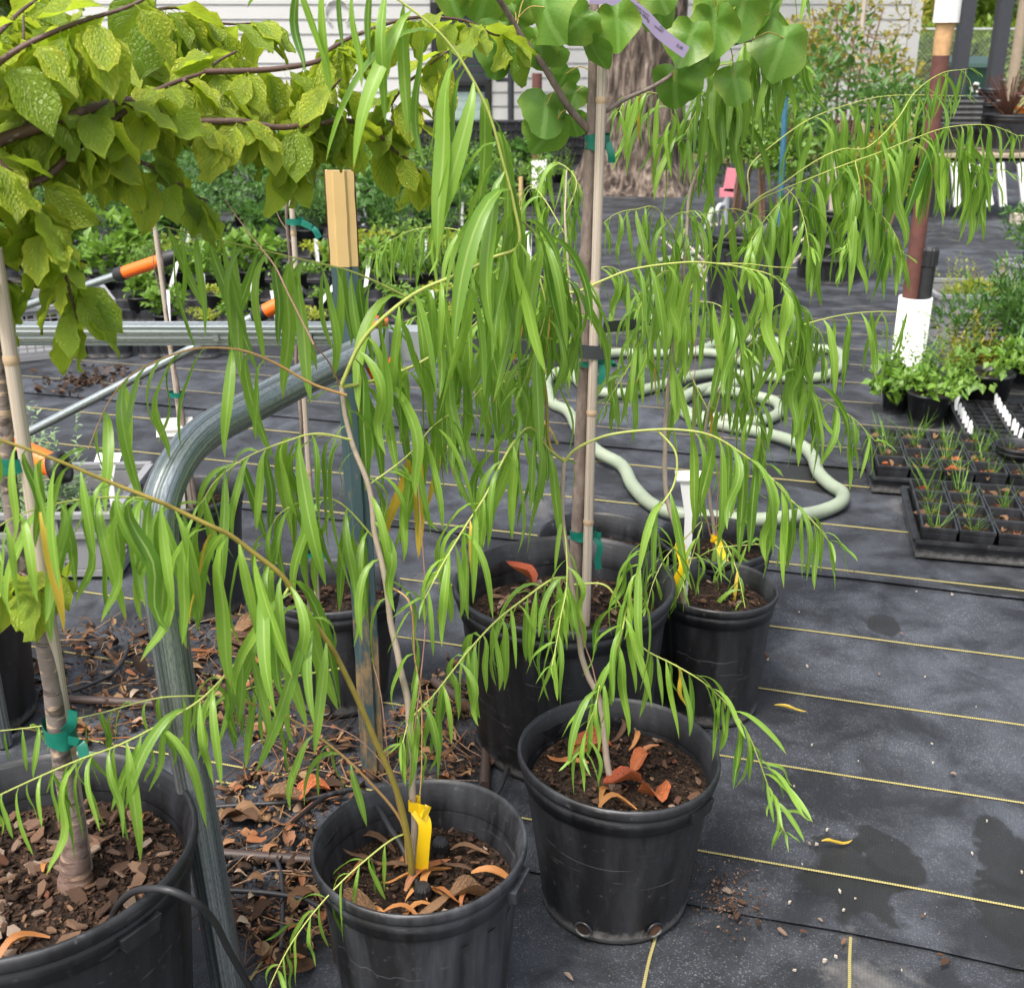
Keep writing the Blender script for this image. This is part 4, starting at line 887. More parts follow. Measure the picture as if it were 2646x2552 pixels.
b, w = w1.branch(px([(880, 1000), (850, 936), (810, 889)], Yb + .1, Yb + .05), .0014, .001, 'drytwig', sides=5)
w1.finish('willow')
# ---------------------------------------------------------------- willow in the smooth pot
base = G(1586, 2057, PC.z + .235); Yb = base.y
w2 = Plant('young_willow', 'young willow in the smooth black pot, its long shoots drooping right', 'willow', (base.x, base.y, PC.z + .23), 202)
b, w = w2.branch(px([(1588, 2075), (1580, 2020), (1564, 1938), (1550, 1809), (1517, 1738), (1498, 1652), (1483, 1540), (1469, 1445), (1455, 1350), (1455, 1269), (1459, 1193)], Yb, Yb + .06), .0062, .0034, 'stem_grey', 'stem', wig=.003); w2.along(b, w, .85, 1, .05, (.08, .12))
b, w = w2.branch(px([(1459, 1193), (1420, 1150), (1412, 1031), (1405, 950), (1419, 850), (1417, 790)], Yb + .06, Yb + .1), .0032, .002, 'stem_olive', 'stem'); w2.along(b, w, .5, 1, .03, (.08, .14))
b, w = w2.branch(px([(1459, 1193), (1488, 1160), (1564, 1126), (1660, 1112), (1750, 1110), (1841, 1126), (1927, 1179), (1984, 1226), (2032, 1279), (2070, 1317), (2108, 1355), (2141, 1398)], Yb + .06, Yb + .02), .0034, .0012, 'shoot'); w2.along(b, w, .42, 1, .0105, (.10, .16))
b, w = w2.branch(px([(1459, 1193), (1417, 1160), (1370, 1105), (1326, 1145), (1293, 1202), (1255, 1279), (1212, 1345), (1179, 1398), (1140, 1464), (1098, 1545)], Yb + .06, Yb - .2), .0034, .0014, 'shoot'); w2.along(b, w, .12, 1, .0125, (.09, .15))
b, w = w2.branch(px([(1472, 1500), (1430, 1495), (1350, 1550), (1279, 1607), (1212, 1679), (1164, 1740), (1117, 1800), (1060, 1860), (1040, 1920)], Yb + .05, Yb - .22), .0030, .0012, 'shoot'); w2.along(b, w, .06, 1, .0115, (.08, .135))
b, w = w2.branch(px([(1700, 1112), (1746, 1170), (1742, 1250), (1702, 1317), (1679, 1383), (1650, 1469), (1621, 1564), (1607, 1631), (1583, 1702), (1552, 1762), (1540, 1819), (1517, 1880), (1500, 1940)], Yb + .05, Yb - .12), .0026, .0012, 'shoot'); w2.along(b, w, .2, 1, .0115, (.08, .14))
b, w = w2.branch(px([(1455, 1350), (1464, 1421), (1464, 1517), (1450, 1588), (1440, 1650), (1426, 1720)], Yb + .05, Yb - .1), .0022, .001, 'shoot'); w2.along(b, w, .2, 1, .013, (.06, .11))
b, w = w2.branch(px([(1478, 1510), (1560, 1510), (1600, 1560), (1640, 1640), (1669, 1679), (1746, 1719), (1817, 1762), (1879, 1819), (1927, 1885), (1955, 1947), (1984, 2028), (2008, 2095), (2028, 2150)], Yb + .04, Yb - .06), .0026, .001, 'shoot'); w2.along(b, w, .32, 1, .0125, (.065, .11), .25)
b, w = w2.branch(px([(1417, 830), (1445, 767), (1500, 751), (1564, 722), (1643, 694), (1770, 678), (1849, 681), (1929, 694), (2008, 722), (2040, 800), (2050, 900), (2079, 1000), (2120, 1030), (2203, 1079), (2262, 1140)], Yb + .1, Yb + .3), .0032, .001, 'shoot'); w2.along(b, w, .2, 1, .0125, (.10, .17))
b, w = w2.branch(px([(2050, 850), (2079, 838), (2175, 814), (2270, 805), (2365, 808)], Yb + .26, Yb + .35), .002, .0008, 'shoot'); w2.along(b, w, .1, 1, .020, (.09, .14))
b, w = w2.branch(px([(1849, 681), (1930, 682), (2000, 690), (2060, 692)], Yb + .2, Yb + .24), .0018, .0008, 'shoot')
b, w = w2.branch(px([(1440, 1145), (1412, 1098), (1326, 1007), (1269, 960)], Yb + .07, Yb + .3), .0028, .0018, 'stem_olive'); w2.along(b, w, .3, 1, .02, (.09, .14))
b, w = w2.branch(px([(1410, 1000), (1330, 960), (1250, 1000), (1190, 1080), (1150, 1180)], Yb + .1, Yb + .0), .002, .001, 'shoot'); w2.along(b, w, .1, 1, .014, (.09, .15))
w2.branch(px([(1550, 1809), (1530, 1720), (1505, 1640), (1490, 1500)], Yb, Yb + .03), .0014, .0008, 'drytwig', sides=5); w2.branch(px([(1410, 1145), (1370, 1050), (1325, 930)], Yb + .06, Yb + .1), .0014, .0008, 'drytwig', sides=5)
w2.finish('willow')
# ---------------------------------------------------------------- willows in the two pots right of the redbud
base = G(1768, 1572, PE.z + .25); Yb = base.y
w3 = Plant('young_willow', 'tall young willow with white label, shoots reaching over the sleeved post', 'willow', (base.x, base.y, PE.z + .24), 303)
b, w = w3.branch(px([(1768, 1590), (1765, 1500), (1757, 1393), (1743, 1355), (1724, 1290), (1717, 1183), (1724, 1040), (1735, 944), (1750, 850), (1763, 786), (1770, 660), (1776, 595), (1779, 508), (1798, 454), (1833, 381)], Yb, Yb + .12), .0068, .003, 'stem_grey', 'stem', wig=.004); w3.along(b, w, .5, 1, .03, (.09, .14))
def br(pl, pts, ya, yb_, t0=.1, sp=.014, L=(.10, .16), r0=.0028, mat='shoot', **kw):
    b, w = pl.branch(px(pts, Yb + ya, Yb + yb_), r0, .001, mat); pl.along(b, w, t0, 1, sp, L, **kw)
br(w3, [(1755, 800), (1792, 733), (1839, 650), (1885, 599), (1931, 545), (1968, 514), (2032, 486), (2175, 429), (2270, 395), (2365, 357), (2451, 329), (2555, 324), (2632, 352)], .06, .3, .32, .0125, (.11, .18), .0036)
br(w3, [(1931, 539), (1968, 506), (2013, 481), (2103, 419), (2175, 386), (2241, 381), (2317, 310), (2365, 238), (2432, 190), (2498, 179)], .12, .35, .35, .015, (.10, .16), .003)
br(w3, [(1880, 610), (1931, 552), (1936, 500), (1938, 430), (2013, 362), (2089, 310), (2175, 276), (2294, 248), (2489, 248)], .12, .4, .45, .022, (.09, .15), .0028)
br(w3, [(2209, 415), (2222, 490), (2203, 571), (2189, 643)], .2, .14, .05, .012, (.09, .15), .002)
br(w3, [(2365, 375), (2400, 395), (2455, 414), (2527, 448)], .28, .3, .05, .011, (.10, .16), .002)
br(w3, [(2451, 329), (2470, 380), (2500, 420), (2580, 440)], .28, .3, .05, .012, (.10, .16), .002)
br(w3, [(2222, 500), (2270, 548), (2310, 600), (2330, 660)], .2, .2, .05, .011, (.09, .15), .002)
br(w3, [(2050, 486), (2000, 540), (1960, 590), (1930, 640)], .15, .05, .1, .014, (.10, .16), .002)
br(w3, [(2032, 486), (2060, 520), (2080, 580), (2090, 640)], .15, .1, .05, .014, (.12, .18), .002)
br(w3, [(1833, 381), (1870, 250), (1920, 120), (1960, 20), (2010, -40), (2070, -60)], .12, .1, .15, .011, (.11, .18), .0028)
br(w3, [(1920, 120), (1975, 60), (2020, 100), (2050, 160)], .12, .08, .05, .011, (.10, .17), .002)
br(w3, [(1860, 290), (1944, 178), (1900, 165), (1849, 171), (1817, 187), (1779, 216)], .12, .04, .2, .011, (.09, .15), .002)
br(w3, [(1785, 480), (1770, 381), (1741, 317), (1722, 254), (1665, 238), (1621, 251), (1600, 290)], .11, .05, .35, .0105, (.08, .14), .002)
br(w3, [(1833, 330), (1875, 203), (1817, 254), (1798, 290), (1770, 349)], .12, .03, .25, .012, (.09, .15), .002)
br(w3, [(1770, 640), (1786, 570), (1849, 548), (1900, 540), (1960, 560)], .1, .1, .1, .014, (.09, .14), .002)
br(w3, [(1692, 700), (1694, 636), (1722, 579), (1748, 554), (1790, 545)], .1, .0, .2, .014, (.08, .13), .002)
br(w3, [(1765, 640), (1700, 541), (1643, 541), (1595, 551), (1560, 575)], .1, .0, .3, .012, (.07, .12), .002)
br(w3, [(1735, 944), (1700, 860), (1671, 833), (1652, 881), (1627, 944), (1595, 995), (1560, 1056)], .06, -.1, .2, .0125, (.09, .15), .0022)
br(w3, [(1760, 800), (1800, 780), (1860, 790), (1900, 840), (1915, 900)], .08, .0, .1, .012, (.10, .16), .0022)
br(w3, [(1765, 720), (1720, 700), (1680, 740), (1650, 800)], .08, -.05, .1, .012, (.09, .15), .002)
br(w3, [(1761, 1440), (1798, 1441), (1857, 1415), (1983, 1404)], -.02, -.1, .1, .016, (.05, .09), .0018, spread=.5)
br(w3, [(1762, 1400), (1813, 1348), (1798, 1404), (1776, 1478), (1750, 1545)], -.02, -.12, .3, .018, (.06, .10), .0018)
br(w3, [(1757, 1400), (1720, 1440), (1690, 1500), (1670, 1570)], -.02, -.12, .1, .016, (.06, .10), .0018)
w3.finish('willow')
base = G(1850, 1450, PF.z + .25); Yb = base.y
w4 = Plant('young_willow', 'slender young willow in the pot behind the white labelled one', 'willow', (base.x, base.y, PF.z + .24), 404)
b, w = w4.branch(px([(1850, 1465), (1848, 1420), (1845, 1365), (1835, 1290), (1822, 1180), (1830, 1060), (1865, 995), (1894, 935), (1925, 878), (1945, 800)], Yb, Yb + .05), .0058, .0024, 'stem_grey', 'stem', wig=.003); w4.along(b, w, .6, 1, .02, (.08, .13))
br(w4, [(1830, 1060), (1790, 980), (1760, 900), (1770, 820)], .0, .1, .2, .014, (.08, .13), .0022)
br(w4, [(1881, 950), (1960, 870), (2010, 860), (2050, 930), (2070, 1010)], .03, .1, .1, .013, (.09, .15), .0022)
br(w4, [(1925, 878), (1990, 800), (2060, 790), (2110, 850), (2130, 930)], .04, .2, .1, .015, (.08, .13), .002)
br(w4, [(1848, 1420), (1869, 1396), (1902, 1467), (1920, 1541), (1931, 1607)], -.03, -.3, .2, .014, (.06, .11), .002)
br(w4, [(1845, 1365), (1861, 1352), (1909, 1311), (1960, 1280)], 0, .05, .4, .03, (.05, .08), .002)
br(w4, [(1840, 1100), (1881, 960), (1930, 1010), (1960, 1110), (1980, 1200)], .0, -.05, .3, .014, (.09, .14), .002)
for pts in ([(1848, 1430), (1860, 1200), (1880, 1000), (1900, 850)], [(1846, 1430), (1800, 1200), (1795, 1000), (1800, 850)]): w4.branch(px(pts, Yb, Yb + .05), .0018, .0008, 'drytwig', sides=5)
w4.finish('willow')
base = Vector((PK.x - .02, PK.y, PK.z + .33)); Yb = base.y
w5 = Plant('young_willow', 'bushy young willow growing behind the redbud trunk', 'willow', base, 505)
b, w = w5.branch([base - Vector((0, 0, .02))] + px([(1530, 1250), (1500, 1000), (1475, 760), (1460, 560), (1465, 440)], Yb, Yb + .2), .006, .002, 'stem_grey', 'stem', wig=.004); w5.along(b, w, .5, 1, .016, (.08, .13))
br(w5, [(1475, 760), (1400, 680), (1330, 660), (1280, 720), (1250, 800)], .12, .2, .1, .011, (.09, .15), .0024)
br(w5, [(1468, 620), (1410, 520), (1370, 480), (1340, 520)], .15, .3, .1, .012, (.09, .14), .0024)
br(w5, [(1460, 560), (1490, 470), (1440, 420), (1400, 450)], .17, .3, .1, .012, (.08, .13), .0024)
br(w5, [(1490, 900), (1440, 820), (1380, 800), (1320, 850), (1290, 930)], .1, .15, .1, .011, (.09, .15), .0024)
br(w5, [(1480, 800), (1540, 700), (1600, 700), (1640, 770), (1650, 850)], .1, .2, .1, .014, (.08, .13), .0024)
br(w5, [(1478, 780), (1300, 640), (1160, 590), (1050, 600), (960, 660)], .1, .5, .3, .013, (.09, .14), .0026)
br(w5, [(1490, 900), (1300, 830), (1150, 800), (1030, 840), (960, 900)], .1, .4, .3, .013, (.10, .15), .0026)
br(w5, [(1497, 960), (1350, 900), (1200, 900), (1100, 950)], .1, .3, .3, .013, (.10, .15), .0026)
w5.finish('willow', 200)
# ---------------------------------------------------------------- plum tree
base = G(195, 2285, PA.z + .345); Yb = base.y
pl = Plant('plum_tree', 'plum tree with quilted yellow green leaves in the wide front pot', 'tree', (base.x, base.y, PA.z + .34), 606)
w = crom(px([(196, 2300), (194, 2240), (190, 2128), (171, 2023), (152, 1914), (133, 1771), (112, 1660), (81, 1564), (52, 1445), (29, 1302), (14, 1136), (0, 993), (-20, 850), (-45, 650), (-70, 480), (-95, 300), (-120, 80)], Yb, Yb + .02), 5)
m = MB(); k = len(w); m.tube([p - pl.o for p in w], [(.0165 - .005 * min(1, i / (k * .35)) - .003 * i / k) * (1.5 if i < 4 else 1.3 if i < 7 else 1.12 if i < 12 else 1) + .0015 * mnoise.noise(p * 30) for i, p in enumerate(w)], 24); m.obj('trunk', M['plum_bark'], pl.root)
def pbr_(pts, Y0, Y1, r0=.004, r1=.0016, sp=.020, t0=.05, L=(.055, .085), mat='plum_twig', dens=1):
    b, w = pl.branch(px(pts, Y0, Y1), r0, r1, mat, wig=.003); rr = pl.rr
    acc = [0]
    for i in range(1, len(w)): acc.append(acc[-1] + (w[i] - w[i - 1]).length)
    q_ = acc[-1] * t0; kk = 0
    while q_ < acc[-1]:
        while kk < len(acc) - 2 and acc[kk + 1] < q_: kk += 1
        p = w[kk].lerp(w[kk + 1], (q_ - acc[kk]) / max(1e-6, acc[kk + 1] - acc[kk]))
        for _ in range(rr.choice((2, 2, 3, 3))):
            az = rr.uniform(0, 6.28); ln = rr.uniform(*L)
            ti = rr.randrange(16) if rr.random() < .55 else rr.randrange(10)
            Mx = Matrix.Translation(p) @ Matrix.Rotation(az, 4, 'Z') @ Matrix.Rotation(rr.gauss(0, .3), 4, 'X') @ Matrix.Rotation(rr.gauss(-.1, .35), 4, 'Y') @ Matrix.Scale(ln, 4)
            pl.leaf(b, Mx, PT[ti], PME[ti])
        q_ += sp * rr.uniform(.5, 1.5)
pbr_([(-75, 420), (0, 362), (119, 324), (214, 290), (276, 271), (329, 260), (362, 281), (429, 300), (500, 314), (619, 314), (714, 329), (786, 324), (881, 312), (930, 318), (969, 333), (1021, 390), (1055, 414), (1098, 457), (1145, 481)], Yb, Yb + .42, .0075, .0016, .024)
pbr_([(329, 260), (371, 252), (429, 224), (476, 205), (529, 186), (562, 157), (610, 133)], Yb + .13, Yb + .3, .0042, .0016, .017)
pbr_([(119, 329), (205, 357), (248, 367), (305, 390), (362, 419), (395, 433), (452, 467), (505, 505), (538, 519)], Yb + .06, Yb + .2, .0035, .0014, .020)
pbr_([(181, 395), (205, 376), (267, 333), (329, 286)], Yb + .06, Yb + .12, .0045, .004, .03)
pbr_([(-72, 500), (0, 486), (62, 479), (114, 462), (162, 424), (181, 395), (150, 350)], Yb, Yb + .07, .006, .0035, .03)
pbr_([(-70, 330), (0, 419), (38, 462), (76, 519), (105, 562), (138, 629), (157, 681), (171, 714), (190, 781), (205, 830)], Yb - .02, Yb + .04, .004, .0015, .014, .15)
pbr_([(70, 340), (66, 250), (60, 130), (62, 40)], Yb + .05, Yb + .1, .003, .0014, .02)
pbr_([(119, 324), (233, 171), (286, 152), (381, 152)], Yb + .05, Yb + .35, .003, .0014, .018)
pbr_([(529, 186), (700, 180), (820, 160), (850, 129), (921, 90), (1040, 52), (1117, 45), (1212, 57), (1279, 90), (1330, 95)], Yb + .24, Yb + .55, .004, .0014, .022, .1)
pbr_([(786, 324), (820, 267), (850, 238), (880, 205)], Yb + .3, Yb + .25, .0026, .0014, .018)
pbr_([(969, 333), (1031, 238), (1064, 205), (1136, 148), (1183, 119)], Yb + .36, Yb + .36, .0026, .0014, .018)
pbr_([(735, 330), (738, 357), (746, 400), (752, 438)], Yb + .28, Yb + .28, .0024, .0012, .016)
pbr_([(-85, 560), (0, 566), (60, 600), (110, 640)], Yb, Yb + .05, .003, .0014, .022); pbr_([(-80, 680), (0, 715), (70, 755)], Yb, Yb + .05, .003, .0014, .022)
pbr_([(-95, 240), (60, 120), (200, 60), (330, 20), (420, -30)], Yb, Yb + .1, .004, .0015, .02, .2, (.07, .10))
pbr_([(-95, 200), (20, 60), (120, -20)], Yb + .02, Yb + .25, .004, .0015, .016, .2)
pbr_([(233, 171), (330, 60), (450, 20), (560, 60), (680, 60)], Yb + .2, Yb + .45, .003, .0014, .017, .1)
pbr_([(476, 205), (560, 260), (640, 250), (720, 250)], Yb + .2, Yb + .4, .0026, .0014, .017, .1)
pbr_([(-70, 380), (60, 270), (150, 230), (260, 210)], Yb + .05, Yb + .25, .003, .0014, .017, .2)
pbr_([(52, 1480), (75, 1490), (100, 1500)], Yb - .02, Yb - .05, .002, .001, .012, .5); pbr_([(60, 1500), (110, 1470), (165, 1490)], Yb, Yb + .03, .002, .001, .014, .5); pbr_([(45, 1440), (20, 1500), (0, 1520)], Yb, Yb - .03, .002, .001, .014, .5)
pl.finish('plum', 295)
# ---------------------------------------------------------------- redbud
bse = PY(1477, 1590, PD.y); bse.z = PD.z + .285; Yb = bse.y
rb_ = Plant('redbud_tree', 'staked redbud tree with heart shaped leaves in the big deep pot', 'tree', bse, 707)
tr = px([(1484, 1500), (1493, 1374), (1498, 1279), (1502, 1136), (1510, 993), (1512, 850), (1514, 700), (1518, 600), (1526, 429), (1531, 333), (1536, 190), (1538, 48), (1541, -20), (1545, -150)], Yb, Yb)
w = crom([bse - Vector((0, 0, .03))] + tr, 5); k = len(w)
m = MB(); m.tube([p - rb_.o for p in w], [.0150 - .005 * i / k + .0012 * mnoise.noise(p * 25) + (.003 if i % 11 == 4 else 0) for i, p in enumerate(w)], 18); tk = m.obj('trunk', M['redbud_bark'], rb_.root)
bl_, wl = rb_.branch(px([(1526, 343), (1469, 276), (1402, 171), (1350, 100), (1307, 24), (1270, -30)], Yb, Yb - .12), .0072, .005, 'redbud_bark', wig=.004)
brr, wr = rb_.branch(px([(1533, 300), (1567, 286), (1611, 260), (1665, 235), (1722, 203), (1748, 181), (1786, 159), (1817, 152), (1859, 127), (1913, 111), (1941, 105)], Yb, Yb + .12), .0048, .0022, 'redbud_bark', wig=.004)
b3, w3_ = rb_.branch(px([(1538, 22), (1510, 5), (1480, -30)], Yb, Yb), .003, .0025, 'redbud_bark'); b4, w4_ = rb_.branch(px([(1540, 30), (1590, 18), (1600, -10)], Yb - .02, Yb - .02), .0028, .002, 'redbud_bark')
pool = [(p, bl_) for p in wl] + [(p, brr) for p in wr] + [(p, tk) for p in w if p.z > 1.2]
rr = rb_.rr
for (x, y, s, dy) in ((1407, 58, 118, -.1), (1502, 74, 88, -.08), (1593, 78, 96, -.08), (1393, 132, 90, -.06), (1355, 176, 90, -.04), (1531, 150, 80, -.06), (1440, 148, 60, -.03), (1462, 212, 60, .02), (1412, 305, 100, -.03), (1434, 355, 105, -.02), (1488, 257, 55, .0), (1302, 129, 105, -.05), (1258, 19, 95, -.05), (1160, 5, 80, -.05), (1786, 121, 95, .06), (1846, 92, 108, .08), (1744, 241, 92, .05), (2024, 137, 115, .15), (1922, 41, 105, .1), (1703, 48, 75, .02), (1827, 171, 65, .08), (1897, 229, 85, .1), (1330, 60, 70, -.02), (1360, 20, 85, .0), (1290, 170, 70, -.05), (1840, 20, 80, .1), (1700, 0, 70, .0), (1990, 60, 80, .15), (1480, 330, 60, .05)):
    p = PY(x, y - s * .33, Yb + dy); p1, pb_ = min(pool, key=lambda q_: (q_[0] - p).length)
    ln = s / FPX * (p - cam.location).length * 1.25
    m = MB(); m.tube([q_ - rb_.o for q_ in crom([p1, p1.lerp(p, .5) + Vector((0, 0, .012)), p], 4)], .0011, 5); pt = m.obj('petiole', M['stem_olive'], pb_)
    ti = rr.randrange(7); rb_.leaf(pb_, Matrix.Translation(p) @ Matrix.Rotation(rr.gauss(0, .45), 4, 'Z') @ Matrix.Rotation(rr.gauss(0, .4), 4, 'Y') @ Matrix.Rotation(rr.gauss(.1, .3), 4, 'X') @ Matrix.Scale(ln, 4), RT[ti], RME[ti])
rb_.finish('redbud', 200)
# ---------------------------------------------------------------- two thin saplings
def sapling(label, pts, Y, r, twigs, seed):
    p0 = px(pts, Y, Y); s = Plant('thin_sapling', label, 'sapling', p0[0], seed); b, w = s.branch(p0, r, r * .6, 'redbud_bark', 'stem', wig=.004)
    for t in twigs: s.branch(px(t, Y, Y + .05), .0018, .001, 'plum_twig')
    s.finish('plum')
pH = PY(795, 1570, PH.y); sapling('bare dark sapling tied to a cane behind the green steel post', [(800, 1575), (790, 1420), (785, 1250), (772, 1000), (760, 800), (745, 600), (742, 480)], PH.y, .005, ([(745, 600), (720, 560), (700, 500)],), 81)
sapling('bare dark sapling with grey label behind the bent pipe', [(505, 1300), (488, 1200), (476, 1102), (462, 1012), (448, 936), (430, 800), (420, 700), (412, 620)], PG.y, .006, ([(430, 800), (400, 700), (395, 640)],), 82)
# ================================================================ ties, tapes, labels, strap
def band(name, c, ax, rx, ry, h, mat, label, cat, tails=(), group=None, ang=0.0):
    t = thing(name, label, cat, c, group); m = MB(); n = 36; rr = random.Random(int(abs(c.x) * 9999))
    d = Vector(ax).normalized(); xa = Vector((math.cos(ang), math.sin(ang), 0)); xa = (xa - d * xa.dot(d)).normalized(); ya = d.cross(xa); nz = 5
    for i in range(nz + 1):
        f = i / nz - .5
        for j in range(n):
            a = 2 * math.pi * j / n; k = 1 + .05 * mnoise.noise(Vector((math.cos(a) * 2, math.sin(a) * 2, i * 1.7)))
            m.v.append(tuple(xa * (rx * k * math.cos(a)) + ya * (ry * k * math.sin(a)) + d * (h * f * (1 + .15 * math.sin(a * 3)))))
    for i in range(nz):
        for j in range(n): m.face([i * n + j, i * n + (j + 1) % n, (i + 1) * n + (j + 1) % n, (i + 1) * n + j])
    m.obj('wrap', M[mat], t)
    for tl in tails:
        ribbon('tail', [Vector(q_) for q_ in tl], .013, mat, t, rr.uniform(-.6, .6))
    return t
def ribbon(name, pts, w, mat, parent=None, tw=0.0, wdir=None, n=8, smooth=False):
    c = crom(pts, n); m = MB(); k = len(c); L = 0
    for i, p in enumerate(c):
        tg = (c[min(i + 1, k - 1)] - c[max(0, i - 1)]).normalized()
        sd = Vector(wdir) if wdir is not None else Vector((math.cos(tw), math.sin(tw), 0)) if abs(tg.z) > .5 else Vector((0, 0, 1))
        sd = (sd - tg * sd.dot(tg)).normalized(); nn = tg.cross(sd) * .0005
        if i: L += (p - c[i - 1]).length
        for s, z in ((-1, 1), (1, 1), (1, -1), (-1, -1)): m.v.append(tuple(p + sd * (s * w / 2) + nn * z))
        if i:
            b = (i - 1) * 4
            for j in range(4): m.face([b + j, b + (j + 1) % 4, b + 4 + (j + 1) % 4, b + 4 + j], [((j % 2), L * 10), ((j + 1) % 2, L * 10), ((j + 1) % 2, L * 10 + .1), (j % 2, L * 10 + .1)])
    return m.obj(name, M[mat], parent, smooth)
Yd = PD.y
c1 = PY(1543, 366, Yd); band('tie_tape', c1, (0, 0, 1), .0225, .0185, .026, 'tie', 'green tape tying redbud trunk to cane near its lowest branch', 'tape', ([(.018, -.016, 0), (.024, -.02, -.02), (.026, -.018, -.035)],))
c2 = PY(1506, 1378, Yd); band('tie_tape', c2, (0, 0, 1), .0265, .021, .020, 'tie', 'green tape tying redbud trunk to cane just above the deep pot rim', 'tape', ([(.024, -.016, 0), (.034, -.02, -.02), (.03, -.022, -.05), (.033, -.022, -.07)], [(.024, -.016, .004), (.036, -.02, .004)]))
c3 = PY(1522, 935, Yd); band('tie_tape', c3, (0, 0, 1), .0275, .021, .010, 'tie', 'green tape knotted under the black strap on the redbud cane', 'tape', ([(.025, -.018, 0), (.04, -.022, .004), (.05, -.02, -.004)], [(.022, -.02, 0), (.024, -.024, -.02), (.016, -.024, -.036)]))
YA = PA.y
c4 = PY(155, 1888, YA + .015); band('tie_tape', c4, (0, .0, 1), .020, .028, .026, 'tie', 'green tape wound round the plum trunk low above its pot', 'tape', ([(.015, -.02, .012), (.03, -.03, .03), (.034, -.03, .05)], [(.015, -.02, 0), (.034, -.024, -.004), (.04, -.03, -.02)]), ang=.6)
c5 = PY(25, 1193, YA + .01); band('tie_tape', c5, (0, 0, 1), .026, .020, .018, 'tie', 'green tape round plum trunk and cane below the steel tube', 'tape')
c6 = PY(762, 572, PH.y); band('tie_tape', c6, (0, 0, 1), .018, .013, .012, 'tie', 'green tape on the slim cane behind the green steel post', 'tape', ([(.015, -.012, 0), (.04, -.02, -.012), (.05, -.02, -.03)],))
c7 = PY(458, 1018, PG.y); band('tie_tape', c7, (0, 0, 1), .020, .015, .012, 'tie', 'green tape on the cane behind the bent pipe', 'tape')
c8 = PY(812, 1430, PH.y); band('tie_tape', c8, (0, 0, 1), .02, .014, .010, 'tie', 'green tape at the foot of cane in dusty pot', 'tape', ([(.018, -.012, 0), (.03, -.02, .006)],))
# black webbing strap from the rail round the cane and away to the right
st = thing('webbing_strap', 'black woven strap pulled round redbud cane and steel rail', 'strap', PY(1545, 905, Yd))
so_ = Vector(st.location)
ribbon('strap_band', [PY(1105, 905, RY - .02) - so_, PY(1250, 892, Yd - .10) - so_, PY(1350, 897, Yd - .06) - so_, PY(1450, 905, Yd - .045) - so_, PY(1556, 912, Yd - .026) - so_, PY(1562, 905, Yd + .01) - so_], .026, 'strap', st)
ribbon('strap_band', [PY(1290, 945, Yd + .05) - so_, PY(1400, 938, Yd + .045) - so_, PY(1500, 925, Yd + .035) - so_, PY(1562, 900, Yd + .02) - so_], .022, 'strap', st)
ribbon('strap_band', [PY(1560, 846, Yd + .02) - so_, PY(1643, 838, Yd + .25) - so_, PY(1754, 830, Yd + .8) - so_, PY(1849, 785, Yd + 1.4) - so_], .022, 'strap', st)
# yellow flagging tape
def flag(label, c, top, fall, w=.024, yaw=0.3):
    t = thing('flagging_tape', label, 'tape', c)
    m = MB(); n = 20
    for i in (0, 1, 2, 3):
        for j in range(n):
            a = 2 * math.pi * j / n; m.v.append((.0095 * math.cos(a), .0095 * math.sin(a), (i / 3 - .5) * .02 + .003 * math.sin(2 * a)))
    for i in range(3):
        for j in range(n): m.face([i * n + j, i * n + (j + 1) % n, (i + 1) * n + (j + 1) % n, (i + 1) * n + j])
    m.obj('knot', M['flag'], t)
    ribbon('tail', [Vector(p) for p in fall], w, 'flag', t, yaw); ribbon('tail', [Vector(p) for p in top], w, 'flag', t, yaw + .5)
cB = PY(1071, 2080, wmain[8].y); flag('yellow flagging tape tied to the front willow stem', cB, [(0, -.008, 0), (.012, -.02, .006), (.022, -.014, -.004)], [(.004, -.01, 0), (.016, -.018, -.02), (.013, -.02, -.06), (.009, -.018, -.105)], .020)
cE = PY(1759, 1420, PE.y - .08); flag('yellow flagging tape on the white labelled willow stem', cE, [(0, -.008, 0), (-.008, -.014, .02), (.002, -.012, .035)], [(.0, -.01, 0), (.006, -.016, -.03), (-.006, -.018, -.06), (-.012, -.016, -.085)], .022)
cF = PY(1846, 1390, PF.y - .02); flag('yellow flagging tape on the willow stem behind the white labelled one', cF, [(0, -.008, 0), (.01, -.014, .01)], [(.006, -.01, 0), (.016, -.03, -.03), (.03, -.06, -.06), (.036, -.07, -.09)], .018)
# lilac plant label with printed lines (it hangs upside down)
YT = Yd - .06
tagp = [PY(1524, -6, YT), PY(1580, -2, YT), PY(1628, 14, YT), PY(1668, 44, YT), PY(1704, 84, YT), PY(1738, 112, YT), PY(1774, 137, YT)]
lt = thing('plant_label', 'lilac paper label strip with black print on the redbud', 'label', tagp[1]); lo = Vector(lt.location)
ribbon('strip', [p - lo for p in tagp], .020, 'lilac', lt, wdir=(0.05, 0.1, 1))
def text(parent, s, p, xdir, size, nm='lettering'):
    cu = bpy.data.curves.new('txt', 'FONT'); cu.body = s; cu.size = size; cu.align_x = 'LEFT'; cu.align_y = 'CENTER'; cu.extrude = .0001; cu.resolution_u = 2
    o = bpy.data.objects.new('txt', cu); COL.objects.link(o); dg = bpy.context.evaluated_depsgraph_get(); dg.update()
    me = bpy.data.meshes.new_from_object(o.evaluated_get(dg)); bpy.data.objects.remove(o, do_unlink=True); me.materials.clear(); me.materials.append(M['ink'])
    x = xdir.normalized(); nrm = Vector((0, -1, 0)); nrm = (nrm - x * nrm.dot(x)).normalized(); y = nrm.cross(x)
    Mx = Matrix((x, y, nrm)).transposed().to_4x4(); Mx.translation = p + nrm * .0014
    link(nm, me, parent, M=Mx)
